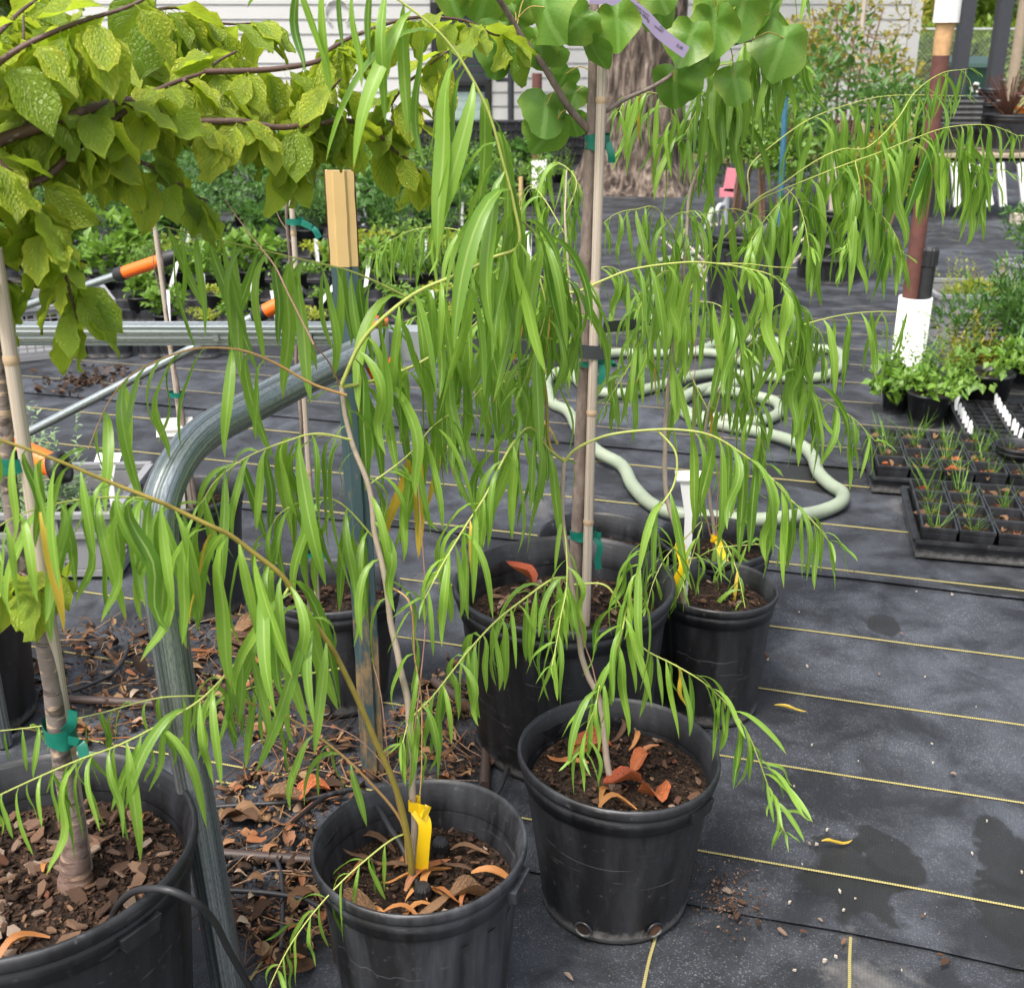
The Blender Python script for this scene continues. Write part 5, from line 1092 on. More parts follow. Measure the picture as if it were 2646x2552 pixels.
a = PY(1679, 56, YT) - lo; d_ = (PY(1637, 19, YT) - PY(1679, 56, YT)); text(lt, 'Texas Redbud', a, d_, .0072)
a = PY(1677, 42, YT) - lo; text(lt, 'Cercis canadensis', a, PY(1628, 4, YT) - PY(1677, 42, YT), .0052)
a = PY(1711, 83, YT) - lo; text(lt, 'texensis', a, PY(1687, 64, YT) - PY(1711, 83, YT), .0052)
a = PY(1717, 79, YT) - lo; text(lt, '15 gal', a, PY(1686, 53, YT) - PY(1717, 79, YT), .0046)
a = PY(1763, 126, YT) - lo; text(lt, '#15', a, PY(1752, 118, YT) - PY(1763, 126, YT), .0075)
# T shaped and flat plant labels
def tlabel(label, c, h, wd, mat='tagwhite', yaw=0.0, tilt=.5, hd=.035):
    t = thing('plant_label', label, 'label', c, rz=yaw); m = MB()
    m.add([(-.006, 0, 0), (.006, 0, 0), (.010, 0, h * .72), (-.010, 0, h * .72), (-.006, .004, 0), (.006, .004, 0), (.010, .004, h * .72), (-.010, .004, h * .72), (-.026, 0, h), (.026, 0, h), (-.026, .004, h), (.026, .004, h)],
          [(0, 1, 2, 3), (4, 7, 6, 5), (0, 3, 7, 4), (1, 5, 6, 2), (3, 2, 9, 8), (7, 10, 11, 6), (3, 8, 10, 7), (2, 6, 11, 9)]); m.obj('stalk', M[mat], t, False)
    m = MB(); m.box((0, .012, h + .004), (wd, hd, .004), Matrix.Rotation(tilt, 3, 'X')); m.obj('plate', M[mat], t, False)
p = PY(1776, 1425, PE.y + .03); p.z = PE.z + .245; zt = PY(1782, 1240, PE.y + .03).z; tlabel('tall white T shaped label in the right willow pot', p, zt - p.z, .066, tilt=.3)
p = PY(300, 1360, 3.05); zt = PY(292, 1190, 3.05).z; tlabel('white T shaped label in the grey crate behind the bent pipe', Vector((p.x, 3.05, p.z)), zt - p.z, .07, tilt=.5)
p = PY(455, 1150, PG.y - .02); tlabel('grey angled label beside the sapling behind the bent pipe', Vector((p.x, p.y, PG.z + .26)), PY(430, 1105, PG.y).z - (PG.z + .26), .09, 'taggrey', .2, .9, .05)
# ================================================================ slim steel tubes with orange grips
def tool(label, a, b, ext, g0, g1, r=.0105):
    v = (b - a).normalized(); e = a - v * ext; t = thing('long_handled_tool', label, 'tool', (e.x, e.y, max(0, e.z))); o = Vector(t.location)
    m = MB(); m.tube([e - o, b - o], r, 16); m.obj('tube', M['galv'], t)
    L = (b - a).length; ga, gb = a + v * L * g0, a + v * L * g1
    m = MB(); m.tube([ga - o, gb - o], r * 1.55, 18); gp = m.obj('orange_grip', M['orange'], t)
    m = MB(); m.tube([ga - v * .028 - o, ga - v * .02 - o, ga + v * .004 - o], [r * 1.1, r * 1.75, r * 1.75], 18); m.obj('end_collar', M['black'], gp)
    m = MB(); m.tube([gb - v * .004 - o, gb + v * .02 - o, gb + v * .045 - o], [r * 1.75, r * 1.75, r * 1.2], 18); m.obj('end_collar', M['black'], gp)
A, B_ = P(68, 1120, 2.62), P(752, 770, 2.52); v = (B_ - A).normalized(); ext = (A.z - .025) / -(-v.z) if False else (A.z - .03) / v.z
tool('long steel tube with orange grip leaning behind the channel rail', A, B_, ext, .90, .985)
A, B_ = P(225, 737, 3.25), P(430, 668, 3.18); v = (B_ - A).normalized(); tool('second steel tube with orange grip and black end among the herbs', A, B_, (A.z - .03) / v.z, .46, .97, .0115)
# orange capped coupling by the plum cane
p = P(118, 1192, 2.0); t = thing('orange_coupling', 'short orange coupling with black collar tied beside the plum cane', 'coupling', p)
m = MB(); m.tube([(-.06, .02, .018), (.02, -.01, -.006)], .021, 20); m.obj('sleeve', M['orange'], t); m = MB(); m.lathe([(.014, -.01), (.028, -.01), (.028, .012), (.014, .012), (.014, -.01)], 24, (0, 0, 0)); link('collar', m.mesh('collar', M['black']), t, M=Matrix.Translation((.026, -.012, -.008)) @ Matrix.Rotation(1.3, 4, 'Y'))
m = MB(); m.tube([(-.05, .018, .014), (-.14, .03, .045)], .013, 14); m.obj('stub', M['galv'], t)
# ================================================================ hoses, pipes, drip tubes
def hose(name, pts, r, mat, label, cat, n=6, flat=1.0, sides=12, lift=True):
    c = crom(pts, n); o = Vector((c[0].x, c[0].y, 0)); m = MB(); m.tube([p - o for p in c], r, sides, flat=flat); ob = m.obj(name, M[mat]); ob.location = o; return tag(ob, label, cat)
zg = .040
hp = [(1905, 560, .72), (1893, 640, .35)]
gl = [(1500 + .3175 * x, 500 + .3175 * y) for (x, y) in ((1000, 640), (830, 500), (700, 600), (610, 720), (570, 880), (560, 1000), (640, 1120), (720, 1190))]
gl += [(1746 + .476 * x, 850 + .476 * y) for (x, y) in ((60, 130), (260, 70), (460, 55), (700, 100), (870, 120), (905, 190), (790, 260), (520, 262), (250, 240), (60, 262), (-60, 300), (-220, 340), (-330, 350), (-460, 330), (-540, 270), (-560, 190), (-460, 150), (-300, 130), (-100, 135), (200, 130), (400, 200), (420, 280), (280, 300), (100, 340), (25, 400), (90, 462), (280, 490), (450, 500), (560, 455), (540, 395), (400, 358), (250, 335), (100, 350), (20, 410), (90, 480), (280, 528), (480, 565), (660, 620), (740, 690), (775, 780), (840, 845), (905, 890), (890, 945), (780, 992), (640, 1015), (430, 1035), (200, 1020), (0, 1000))]
gl += [(850 + .476 * x, 850 + .476 * y) for (x, y) in ((1750, 950), (1650, 850), (1590, 740), (1460, 665), (1360, 560), (1300, 450), (1215, 405), (1190, 340), (1185, 280), (1240, 235), (1340, 215), (1450, 205))]
pts = [G(x, y, zg + (.012 if i % 7 == 3 else 0)) for i, (x, y) in enumerate(gl)]
hose('garden_hose', pts, .0225, 'hose', 'thick pale green hose lying in loops on the black fabric', 'hose', 5, 1.0, 14)
hyp = G(1868, 640); hy = thing('yard_hydrant', 'grey yard hydrant with a pink lever handle behind the willows', 'hydrant', (hyp.x, hyp.y, .015)); Yh = hyp.y
def hz(y): return PY(1880, y, Yh).z - .015
zt = hz(505)
m = MB(); m.tube([(0, 0, 0), (.0, 0, zt)], .026, 14); m.obj('riser', M['wire'], hy)
m = MB(); m.tube(crom([(0, 0, zt - .08), (-.05, -.03, zt - .07), (-.08, -.05, zt - .14)], 5), .02, 12); m.obj('spout', M['wire'], hy)
m = MB(); m.box((0, 0, zt + .02), (.10, .05, .06)); m.box((.02, 0, zt + .11), (.07, .05, .16), Matrix.Rotation(.12, 3, 'Y')); m.obj('lever', M['pink'], hy, False)
hose('green_hose', [hyp + Vector(q_) for q_ in ((-.08, -.05, zt - .12), (-.07, -.10, zt - .3), (-.13, -.2, .3), (-.22, -.35, .06), (-.34, -.5, .034), (-.6, -.8, .034))], .022, 'hose', 'pale green hose dropping from the hydrant spout', 'hose')
def gz(lst, z=.030): return [G(x, y, q_[2] if len(q_) > 2 else z) for q_ in lst for (x, y) in [q_[:2]]]
hose('drip_tube', [PY(x, y, Y) for (x, y, Y) in ((284, 2385, 1.20), (305, 2338, 1.19), (343, 2304, 1.175), (395, 2295, 1.15), (452, 2304, 1.14), (514, 2338, 1.15), (557, 2385, 1.18), (595, 2461, 1.22), (648, 2552, 1.28), (700, 2650, 1.33))], .0048, 'drip', 'black drip tube looping over the wide pot rim past the pipe', 'tube', 8, 1, 10)
hose('drip_tube', [PY(1080, 2290, PB.y - .02), PY(1040, 2190, PB.y + .01), PY(1007, 2138, PB.y + .05), PY(969, 2076, PB.y + .13), PY(926, 2040, PB.y + .17), PY(880, 2046, PB.y + .19), PY(833, 2062, PB.y + .2)] + gz([(760, 2120), (714, 2157), (640, 2205), (575, 2245)], .024), .0045, 'drip', 'black drip tube curving into the fluted front pot', 'tube', 8, 1, 10)
hose('drip_tube', gz([(540, 2085), (640, 2078), (743, 2071), (850, 2052), (905, 2040)]), .0048, 'drip', 'black drip tube lying straight through the dead leaves', 'tube', 6, 1, 10)
hose('drip_tube', gz([(580, 2300), (640, 2302), (714, 2309), (786, 2323), (830, 2345)]), .0048, 'drip', 'black drip tube running to the foot of the fluted pot', 'tube', 6, 1, 10)
hose('drip_tube', gz([(590, 2215), (640, 2190), (690, 2190), (722, 2240), (730, 2330), (727, 2460)], .024), .0045, 'drip', 'black drip tube bent in a hook between pipe and fluted pot', 'tube', 6, 1, 10)
hose('drip_tube', gz([(1238, 1825), (1270, 1806), (1302, 1822), (1321, 1866), (1321, 1938), (1300, 2020), (1280, 2060)]), .0045, 'drip', 'black drip tube arching beside the redbud pot', 'tube', 6, 1, 10)
hose('drip_tube', gz([(330, 1660), (325, 1690), (290, 1740), (215, 1775), (185, 1785)]), .0045, 'drip', 'black drip tube curling behind the plum trunk', 'tube', 6, 1, 10)
hose('drip_tube', gz([(660, 1460), (640, 1530), (640, 1600), (690, 1640), (760, 1640)]), .0045, 'drip', 'black drip tube curled round the foot of the dusty pot', 'tube', 6, 1, 10)
hose('drip_tube', gz([(880, 1330), (1000, 1340), (1120, 1360), (1205, 1405), (1260, 1480)]), .0045, 'drip', 'black drip tube reaching to the redbud pot', 'tube', 6, 1, 10)
hose('supply_pipe', gz([(176, 1806), (300, 1812), (414, 1818), (470, 1822)], .026), .010, 'brownpipe', 'brown supply pipe in the leaf litter behind the bent pipe', 'pipe')
hose('supply_pipe', gz([(560, 2204), (700, 2214), (850, 2224)], .022), .010, 'brownpipe', 'brown supply pipe running under the fluted pot', 'pipe')
hose('supply_pipe', gz([(1252, 2030), (1256, 1930), (1250, 1870), (1225, 1835), (1120, 1760)], .024), .011, 'brownpipe', 'curved brown supply pipe beside the redbud pot', 'pipe')
for i, (x, y, lb) in enumerate(((1092, 2312, 'black drip spike with knurled cap at the willow stem'), (1137, 2195, 'black drip spike with knurled cap alone in the mulch'))):
    p = G(x, y, PB.z + .225); t = thing('drip_spike', lb, 'emitter', p - Vector((0, 0, .02)))
    m = MB(); m.tube([(0, 0, -.02), (0, 0, .02)], .0075, 12); m.obj('spike', M['black'], t)
    m = MB(); m.lathe([(.006, .018), (.0125, .02), (.013, .034), (.010, .039), (.0, .040)], 28, fn=lambda a, z, i: .0012 * math.cos(a * 12) if i in (1, 2) else 0); m.obj('knurled_cap', M['black'], t, False)
# ================================================================ leaf litter and single fallen bits
rr = random.Random(55); lit = MB()
def in_poly(x, y, poly):
    c = False; j = len(poly) - 1
    for i in range(len(poly)):
        (xi, yi), (xj, yj) = poly[i], poly[j]
        if (yi > y) != (yj > y) and x < (xj - xi) * (y - yi) / (yj - yi) + xi: c = not c
        j = i
    return c
poly = [(90, 1640), (400, 1600), (640, 1560), (760, 1850), (960, 1900), (1150, 1700), (1255, 1800), (1260, 2020), (980, 2030), (830, 2120), (800, 2260), (900, 2400), (700, 2560), (600, 2380), (560, 2060), (700, 1960), (520, 1850), (330, 1900), (200, 1960), (90, 1800)]
pots_ = [(PA, .18), (PB, .135), (PC, .135), (PD, .19), (PE, .115), (PG, .105), (PH, .115), (PF, .115)]
def free(p): return all((Vector((p.x, p.y)) - Vector((c.x, c.y))).length > r for c, r in pots_)
cnt = 0; spots = []
while cnt < 1300:
    x, y = rr.uniform(80, 1270), rr.uniform(1560, 2560)
    if not in_poly(x, y, poly): continue
    p = G(x, y, .012)
    if not free(p): continue
    s = rr.uniform(.012, .034) if rr.random() < .86 else rr.uniform(.04, .07)
    T = rr.choice(DRYN_T + DRYB_T + DRYB_T) if rr.random() < .6 else rr.choice(CHIP_T)
    if T in CHIP_T: s *= .7
    lit.inst(T, Matrix.Translation(p + Vector((0, 0, rr.uniform(0, .012)))) @ rot_any(rr, .3) @ Matrix.Scale(s, 4)); cnt += 1
    if rr.random() < .25:
        a = rr.uniform(0, 6.28); l = rr.uniform(.04, .14); lit.tube([p + Vector((0, 0, .01)), p + Vector((math.cos(a) * l * .5, math.sin(a) * l * .5, .016)), p + Vector((math.cos(a + .2) * l, math.sin(a + .2) * l, .008))], rr.uniform(.0007, .002), 4, False)
lo_ = lit.obj('leaf_litter', M['litter'], kind='stuff'); tag(lo_, 'dead leaves, twigs and bark bits littering ground between pots', 'leaf litter')
# dark soil spilt under the litter
m = MB(); rs_ = random.Random(2)
for k in range(5000):
    x, y = rs_.uniform(80, 1270), rs_.uniform(1560, 2500)
    if in_poly(x, y, poly): 
        p = G(x, y, .01)
        if free(p): m.inst(rs_.choice(CHIP_T), Matrix.Translation(p + Vector((0, 0, .003))) @ rot_any(rs_, .5) @ Matrix.Scale(rs_.uniform(.004, .012), 4))
tag(m.obj('spilt_mulch', M['chip_dark'], smooth=False, kind='stuff'), 'dark mulch crumbs spilt among the dead leaves', 'mulch')
# one big curled dead leaf
bigT = []
t = thing('curled_dead_leaf', 'big curled brown dead leaf lying before the pot behind the bent pipe', 'leaf', G(620, 1640, .012))
for k in range(4):
    m = MB(); T = curl_leaf_T(random.Random(90 + k), 9, .34, .9); m.inst(T, Matrix.Translation((-.05 + .02 * k, -.05 + .015 * k, .006)) @ Matrix.Rotation(.35 + .22 * k, 4, 'Z') @ Matrix.Rotation(.3, 4, 'X') @ Matrix.Scale(.13, 4)); m.obj('lobe', M['dry'], t)
def single(name, me, x, y, s, label, cat, yaw, z=.017, group=None, tilt=0.0):
    o = link(name, me); o.matrix_world = Matrix.Translation(G(x, y, z)) @ Matrix.Rotation(yaw, 4, 'Z') @ Matrix.Rotation(tilt, 4, 'X') @ Matrix.Scale(s, 4); return tag(o, label, cat, group)
YL = [tmesh('fallen_leaf', curl_leaf_T(random.Random(s), 9, .13, c), 'willow_yellow', True) for s, c in ((1, .35), (5, .9))]
single('fallen_leaf', YL[0], 2000, 1826, .075, 'straight yellow willow leaf fallen on the black fabric', 'leaf', -.25)
single('fallen_leaf', YL[1], 2122, 2182, .066, 'bent yellow willow leaf fallen on the black fabric', 'leaf', -.15)
single('fallen_leaf', DRYB_ME[1], 690, 2070, .09, 'pale tan dead leaf lying on the drip tubes', 'leaf', .2, .03); single('fallen_leaf', RED_ME[2], 760, 2068, .08, 'rust orange dead leaf lying on the drip tubes', 'leaf', .6, .03)
single('fallen_leaf', RED_ME[0], 1812, 1862, .045, 'small rust leaf beside the smooth pot rim', 'leaf', 1.2); single('fallen_leaf', DRYB_ME[3], 1940, 1702, .05, 'small tan leaf at the foot of the right willow pot', 'leaf', .3)
rr = random.Random(12)
grit = [(1949, 1535), (2065, 1580), (2098, 1923), (2137, 2142), (2218, 1965), (2052, 2030), (2073, 2232), (2512, 2204), (2640, 2252), (2170, 2302), (2180, 2350), (2040, 2330), (2131, 2480), (2160, 2470), (2053, 2505), (2408, 1920), (2411, 1970), (2522, 1825), (1984, 1703), (2086, 1720), (2390, 1748), (2368, 1527), (2460, 1535), (2010, 1920), (2550, 2120), (2390, 2360), (2210, 2320), (2330, 2505), (2290, 2560), (2110, 2180)]
gme = [tmesh('pebble', chip_T(rrc, .7), 'stone') for _ in range(3)]
for (x, y) in grit: single('pebble', rr.choice(gme), x, y, rr.uniform(.004, .009), 'tiny pale pebble on the black fabric', 'pebble', rr.uniform(0, 6), .016, 'pale pebbles on the fabric')
for (x, y, s) in ((2272, 1740, .016), (2330, 1635, .018), (2208, 1477, .02), (2465, 1997, .02), (2020, 2405, .035), (1960, 2385, .03), (1920, 2330, .035), (1890, 2340, .03), (1905, 2365, .03), (2075, 2405, .022), (2440, 2485, .04), (2430, 2465, .02), (2180, 2430, .03), (2120, 2375, .016), (2385, 2365, .016), (2092, 2178, .018), (1955, 2345, .02), (2045, 1165, .03), (1470, 2520, .03), (1880, 2300, .03)):
    single('bark_flake', rr.choice(CHIP_ME), x, y, s * .72, 'brown bark flake dropped on the black fabric', 'bark', rr.uniform(0, 6), .017, 'bark flakes on the fabric')
m = MB(); rs_ = random.Random(8)
for k in range(700):
    x, y = (rs_.gauss(1880, 45), rs_.gauss(2310, 45)) if k < 350 else (rs_.uniform(1350, 2646), rs_.uniform(1450, 2552))
    p = G(x, y, .012)
    if free(p): m.inst(rs_.choice(CHIP_T), Matrix.Translation(p) @ rot_any(rs_, .5) @ Matrix.Scale(rs_.uniform(.002, .006) * (1.4 if k < 350 else .8), 4))
tag(m.obj('grit', M['chip'], smooth=False, kind='stuff'), 'fine bark crumbs and grit strewn over the fabric', 'grit')
p = G(225, 985, .02); m = MB()
for k in range(160): m.inst(rs_.choice(CHIP_T), Matrix.Translation(p + Vector((rs_.gauss(0, .11), rs_.gauss(0, .10), rs_.uniform(0, .02)))) @ rot_any(rs_, .6) @ Matrix.Scale(rs_.uniform(.01, .05), 4))
tag(m.obj('soil_clods', M['chip_dark'], smooth=False, kind='stuff'), 'spilt dark soil clods on the fabric beyond the rail', 'soil')
# ================================================================ crates
def crate(label, c, L, Wd, h, rz, group=None):
    t = thing('plastic_crate', label, 'crate', c, group, rz); th = .012
    m = MB(); m.box((0, 0, .012), (L - .03, Wd - .03, .012)); m.obj('floor', M['crate'], t, False)
    for k, (ax, ln, off) in enumerate((('x', L, -Wd / 2), ('x', L, Wd / 2), ('y', Wd, -L / 2), ('y', Wd, L / 2))):
        m = MB(); sg = -1 if off < 0 else 1
        def bx(u, z, su, sz, d=0.0, th_=th):
            cu = (u, off - sg * d, z) if ax == 'x' else (off - sg * d, u, z); sz3 = (su, th_, sz) if ax == 'x' else (th_, su, sz); m.box(cu, sz3)
        e = ln - (0.0 if ax == 'x' else 2 * th) ; w0 = .62 * ln; z0, z1 = .14 * h, .62 * h
        bx(0, .045 * h + .004, e, .09 * h, .002); bx(0, z0 * .82, e * .96, .10 * h, .006)
        for s in (-1, 1): bx(s * (e / 2 - (e - w0) / 4), (z0 + z1) / 2, (e - w0) / 2 - .002, z1 - z0, .005)
        for s in (-1, 1): bx(s * (e / 2 - (e * .32) / 2 + .0), .76 * h, e * .32, .24 * h, .004)
        bx(0, .66 * h, e * .36, .05 * h, .004); bx(0, .88 * h, e * .36, .07 * h, .004)
        bx(0, .955 * h, e + .012, .07 * h, -.004, th + .012); bx(0, .655 * h, e + .006, .016, -.003, th + .006)
        for i in range(6): bx(-e / 2 + e * (i + .5) / 6, .80 * h, .006, .24 * h, -.003, .012)
        nx, nz = max(4, int(w0 / .036)), 5
        for i in range(nx + 1): bx(-w0 / 2 + w0 * i / nx, (z0 + z1) / 2, .006, z1 - z0, .006, .008)
        for i in range(nz + 1): bx(0, z0 + (z1 - z0) * i / nz, w0, .006, .006, .0075)
        m.obj('side_panel', M['crate'], t, False)
    return t
q1 = G(1795 * 1.35, 668 * 1.35); crate('grey lattice crate of yellowing sedum beside white sleeved post', Vector((q1.x + .30, q1.y + .24, .016)), .60, .42, .25, -.06)
q2 = G(1960 * 1.35, 610 * 1.35); crate('grey lattice crate of orange marigolds behind the sedum crate', Vector((q2.x + .34, q2.y + .34, .016)), .60, .42, .24, .5)
crate('grey lattice crate of silvery herbs behind the bent pipe', Vector((-1.42, 3.14, .016)), .60, .40, .20, .03)
q3 = G(38 * 1.35, 700 * 1.35); crate('grey lattice crate standing at the end of the herb beds', Vector((q3.x + .05, q3.y + .25, .016)), .60, .42, .26, .45)
# ================================================================ herbs
FM = {}
def herb_mesh(kind, seed):
    rr = random.Random(seed)
    if kind == 'bush': m = foliage(420, .032, blob(clumps((0, 0, .13), (.15, .15, .11), 14, rr, .4)), LQ, rr)
    elif kind == 'broad': m = foliage(150, .075, blob(clumps((0, 0, .12), (.15, .15, .10), 9, rr, .45)), LQW, rr)
    elif kind == 'low': m = foliage(240, .030, blob(clumps((0, 0, .05), (.13, .13, .05), 10, rr, .45)), LQW, rr)
    elif kind == 'grass': 
        m = MB()
        for i in range(16):
            a, r = rr.uniform(0, 6.28), .035 * rr.random(); h = rr.uniform(.05, .15); b = Vector((r * math.cos(a), r * math.sin(a), 0)); t = b + Vector((rr.gauss(0, .045), rr.gauss(0, .045), h))
            sd = Vector((-math.sin(a), math.cos(a), 0)) * .0014; md = b.lerp(t, .55) + Vector((0, 0, .01))
            m.add([b - sd, b + sd, md + sd, md - sd, t], [(0, 1, 2, 3), (3, 2, 4)], [[(.2, 0), (.8, 0), (.8, .5), (.2, .5)], [(.2, .5), (.8, .5), (.5, .9)]])
    elif kind == 'spire':
        m = MB()
        for i in range(24):
            a, r = rr.uniform(0, 6.28), .13 * math.sqrt(rr.random()); h = rr.uniform(.12, .30); b = Vector((r * math.cos(a), r * math.sin(a), 0)); t = b + Vector((rr.gauss(0, .05), rr.gauss(0, .05), h))
            for k in range(26):
                f = (k + 1) / 26; p = b.lerp(t, f); d = Vector((rr.gauss(0, 1), rr.gauss(0, 1), .55)); qq = d.to_track_quat('Y', 'Z').to_matrix().to_4x4()
                m.inst(LQ, Matrix.Translation(p) @ qq @ Matrix.Scale(.040 * (1.15 - .7 * f) * rr.uniform(.7, 1.3), 4))
    elif kind == 'fern': m = foliage(900, .045, blob(clumps((0, 0, .12), (.17, .16, .12), 16, rr, .4)), LQN, rr, .6)
    elif kind == 'tall': m = foliage(260, .055, blob(clumps((0, 0, .30), (.13, .13, .28), 16, rr, .35)), LQ, rr)
    return m
def herb_proto(kind, mat, seed, potr=.075, poth=.12):
    key = (kind, mat, seed)
    if key in FM: return FM[key]
    fm = herb_mesh(kind, seed).mesh('foliage', M[mat]); b = MB(); b.lathe([(.001, 0), (potr * .8, 0), (potr, poth * .93), (potr * 1.06, poth * .93), (potr * 1.06, poth), (potr * .93, poth), (potr * .9, poth * .75)], 18); pm = b.mesh('pot', M['pot'])
    b = MB(); b.disc(potr * .93, poth * .86, 18, rings=2); sm = b.mesh('soil', M['soil']); FM[key] = (fm, pm, sm, poth); return FM[key]
def herb(kind, mat, seed, loc, s, label, group=None, rz=0.0, cat='herb', nm='potted_herb', fz=1.0):
    fm, pm, sm, ph = herb_proto(kind, mat, seed); t = thing(nm, label, cat, loc, group, rz); t.scale = (s, s, s)
    link('pot', pm, t); link('soil', sm, t); f = link('foliage', fm, t, 'stuff', M=Matrix.Translation((0, 0, ph * .82)) @ Matrix.Diagonal((fz, fz, fz, 1))); return t
# beds of potted herbs beyond the rail, on flat black trays
KD = [('bush', 'fol_a', 'fine leaved bright green herb'), ('bush', 'fol_b', 'fine leaved deep green herb'), ('broad', 'fol_a', 'broad leaved bright green herb'), ('low', 'fol_c', 'low yellow green herb'), ('spire', 'fol_a', 'upright bright green herb'), ('fern', 'fol_b', 'feathery deep green herb'), ('broad', 'fol_b', 'broad leaved deep green herb'), ('low', 'fol_a', 'low bright green herb')]
rr = random.Random(44)
rows = [(5.75, .72, 'front row of the beds'), (6.2, .8, 'second row of the beds'), (6.75, .95, 'third row of the beds'), (7.4, 1.15, 'fourth row of the beds'), (8.2, 1.25, 'fifth row of the beds'), (9.2, 1.35, 'sixth row of the beds'), (10.4, 1.45, 'seventh row of the beds'), (11.8, 1.5, 'back row of the beds')]
for ri, (Y, s, rn) in enumerate(rows):
    x = PY(-60, 700, Y).x - .2; xe = PY(1330 if ri < 6 else 1420, 700, Y).x; step = .27 * s
    m = MB(); m.box(((x + xe) / 2, 0, .022), (xe - x + .5, .26 * s, .03)); 
    for yy in (-1, 1): m.box(((x + xe) / 2, yy * .13 * s, .04), (xe - x + .5, .012, .06))
    o = m.obj('bed_tray', M['pot_dusty'], smooth=False); o.location = (0, Y, .016); tag(o, 'long flat black tray under the herbs, ' + rn, 'tray')
    while x < xe:
        if ri < 2: k = rr.choice((3, 7, 3, 0, 7, 2))
        elif ri < 4: k = rr.choice((0, 2, 3, 7, 4, 2))
        else: k = rr.choice((0, 1, 5, 6, 4, 0, 1))
        kd = KD[k]
        if not (ri < 2 and rr.random() < .16):
            herb(kd[0], kd[1], 500 + k * 3 + rr.randrange(2), Vector((x, Y + rr.gauss(0, .03), .05)), s * rr.uniform(.85, 1.15), kd[2] + ' in black pot, ' + rn, kd[2] + 's, ' + rn, rr.uniform(0, 6.28), fz=.8 if ri < 2 else 1.0)
        x += step * rr.uniform(.8, 1.15)
    for k in range(3 if ri < 6 else 0):
        lx = rr.uniform(PY(300, 700, Y).x, xe); o = MB(); o.box((0, 0, .09), (.022, .003, .18), Matrix.Rotation(rr.gauss(0, .2), 3, 'Y')); oo = o.obj('plant_label', M['tagwhite'], smooth=False); oo.location = (lx, Y - .12 * s, .10); oo.rotation_euler = (rr.gauss(-.2, .1), 0, rr.gauss(0, .4)); tag(oo, 'white stick label standing in the herb beds, ' + rn, 'label', 'white labels, ' + rn)
# taller plants before the building
for i, (xd, Y, k, s, lb) in enumerate(((880, 13.5, 4, 1.2, 'tall leafy shrub below the dark framed window'), (940, 13.0, 0, 1.3, 'fine leaved shrub right of the dark framed window'), (700, 13.4, 6, 1.5, 'broad leaved shrub left of the dark framed window'), (560, 13.2, 1, 1.3, 'deep green shrub below the looped cable'), (420, 13.6, 0, 1.5, 'bright green shrub below the flood light'), (260, 13.2, 6, 1.5, 'broad leaved shrub at the left end of the building'), (100, 12.6, 1, 1.7, 'deep green shrub left of the building corner'), (1070, 12.4, 4, 1.1, 'upright shrub left of the big tree'))):
    herb(KD[k][0], KD[k][1], 700 + i, Vector((PY(xd * 1.35, 480, Y).x, Y, .02)), s, lb, None, i * 1.3, 'shrub', 'potted_shrub')
# black lattice crates in a row along the building
for i in range(7):
    p = PY((820 + i * 48) * 1.35, 400, 14.8); t = thing('black_crate', 'black lattice crate stacked along the foot of the white building', 'crate', (p.x, 14.8, 0.0), 'black crates along the building')
    m = MB(); m.box((0, 0, .27), (.30, .30, .5)); m.obj('core', M['dark'], t, False)
    m = MB()
    for k in range(6): m.box((-.15 + k * .06, -.155, .27), (.012, .012, .52)); m.box((0, -.162, .04 + k * .095), (.32, .01, .014))
    m.obj('lattice', M['pot_dusty'], t, False)
# row of empty black pots under the rail
for i, xd in enumerate((150, 192, 228, 290, 330, 395)):
    p = G(xd * 1.35, 690 * 1.35); pot(Vector((p.x, p.y + .02, .016)), .075, .06, .15, 'small black pot in the row below the channel rail', .03, 30 + i, 0, 'pot_dusty', 0, True, 0, group='small pots below the rail', nseg=28)
# plants in crates and on the right
herb('spire', 'fol_d', 801, Vector((-1.36, 3.12, .03)), 1.15, 'silvery green chrysanthemum in the crate behind the bent pipe', None, .4, fz=1.0)
herb('spire', 'fol_d', 803, Vector((-1.58, 3.2, .03)), 1.0, 'smaller silvery herb at the crate end behind the bent pipe', None, 2.0)
cs = Vector((q1.x + .30, q1.y + .24, .03))
herb('spire', 'fol_c', 811, cs + Vector((-.17, .02, .0)), .95, 'leggy yellow sedum with browned stems in the grey crate', None, .5); herb('fern', 'fol_c', 813, cs + Vector((-.03, -.06, .03)), .8, 'bright yellow sedum tuft in the grey crate', None, 1.5)
herb('low', 'fol_a', 812, cs + Vector((.10, -.02, .03)), .9, 'low green sedum in the grey crate', None, 2.5); herb('fern', 'fol_b', 814, cs + Vector((.2, -.03, .02)), .8, 'feathery green plant at the crate corner', None, 3.5); herb('spire', 'fol_e', 815, cs + Vector((.08, .1, 0)), 1.0, 'browned dry stalks at the back of grey crate', None, 4.5, fz=.9)
c2_ = Vector((q2.x + .34, q2.y + .34, .03)); mg = herb('fern', 'fol_b', 821, c2_ + Vector((-.1, .1, .1)), 1.3, 'feathery marigold with orange flowers in the rear grey crate', None, .3)
for i in range(6):
    m = MB(); a = i * 1.05
    for k in range(12): 
        an = k * .5236; m.inst(LQW, Matrix.Translation((.09 * math.cos(a) * (1 + .3 * (i % 2)), .09 * math.sin(a) - .05, .29 + .02 * (i % 3))) @ Matrix.Rotation(an, 4, 'Z') @ Matrix.Rotation(.3 + .4 * (k % 2), 4, 'X') @ Matrix.Scale(.028, 4))
    m.obj('flower', M['orange_flower'], mg)
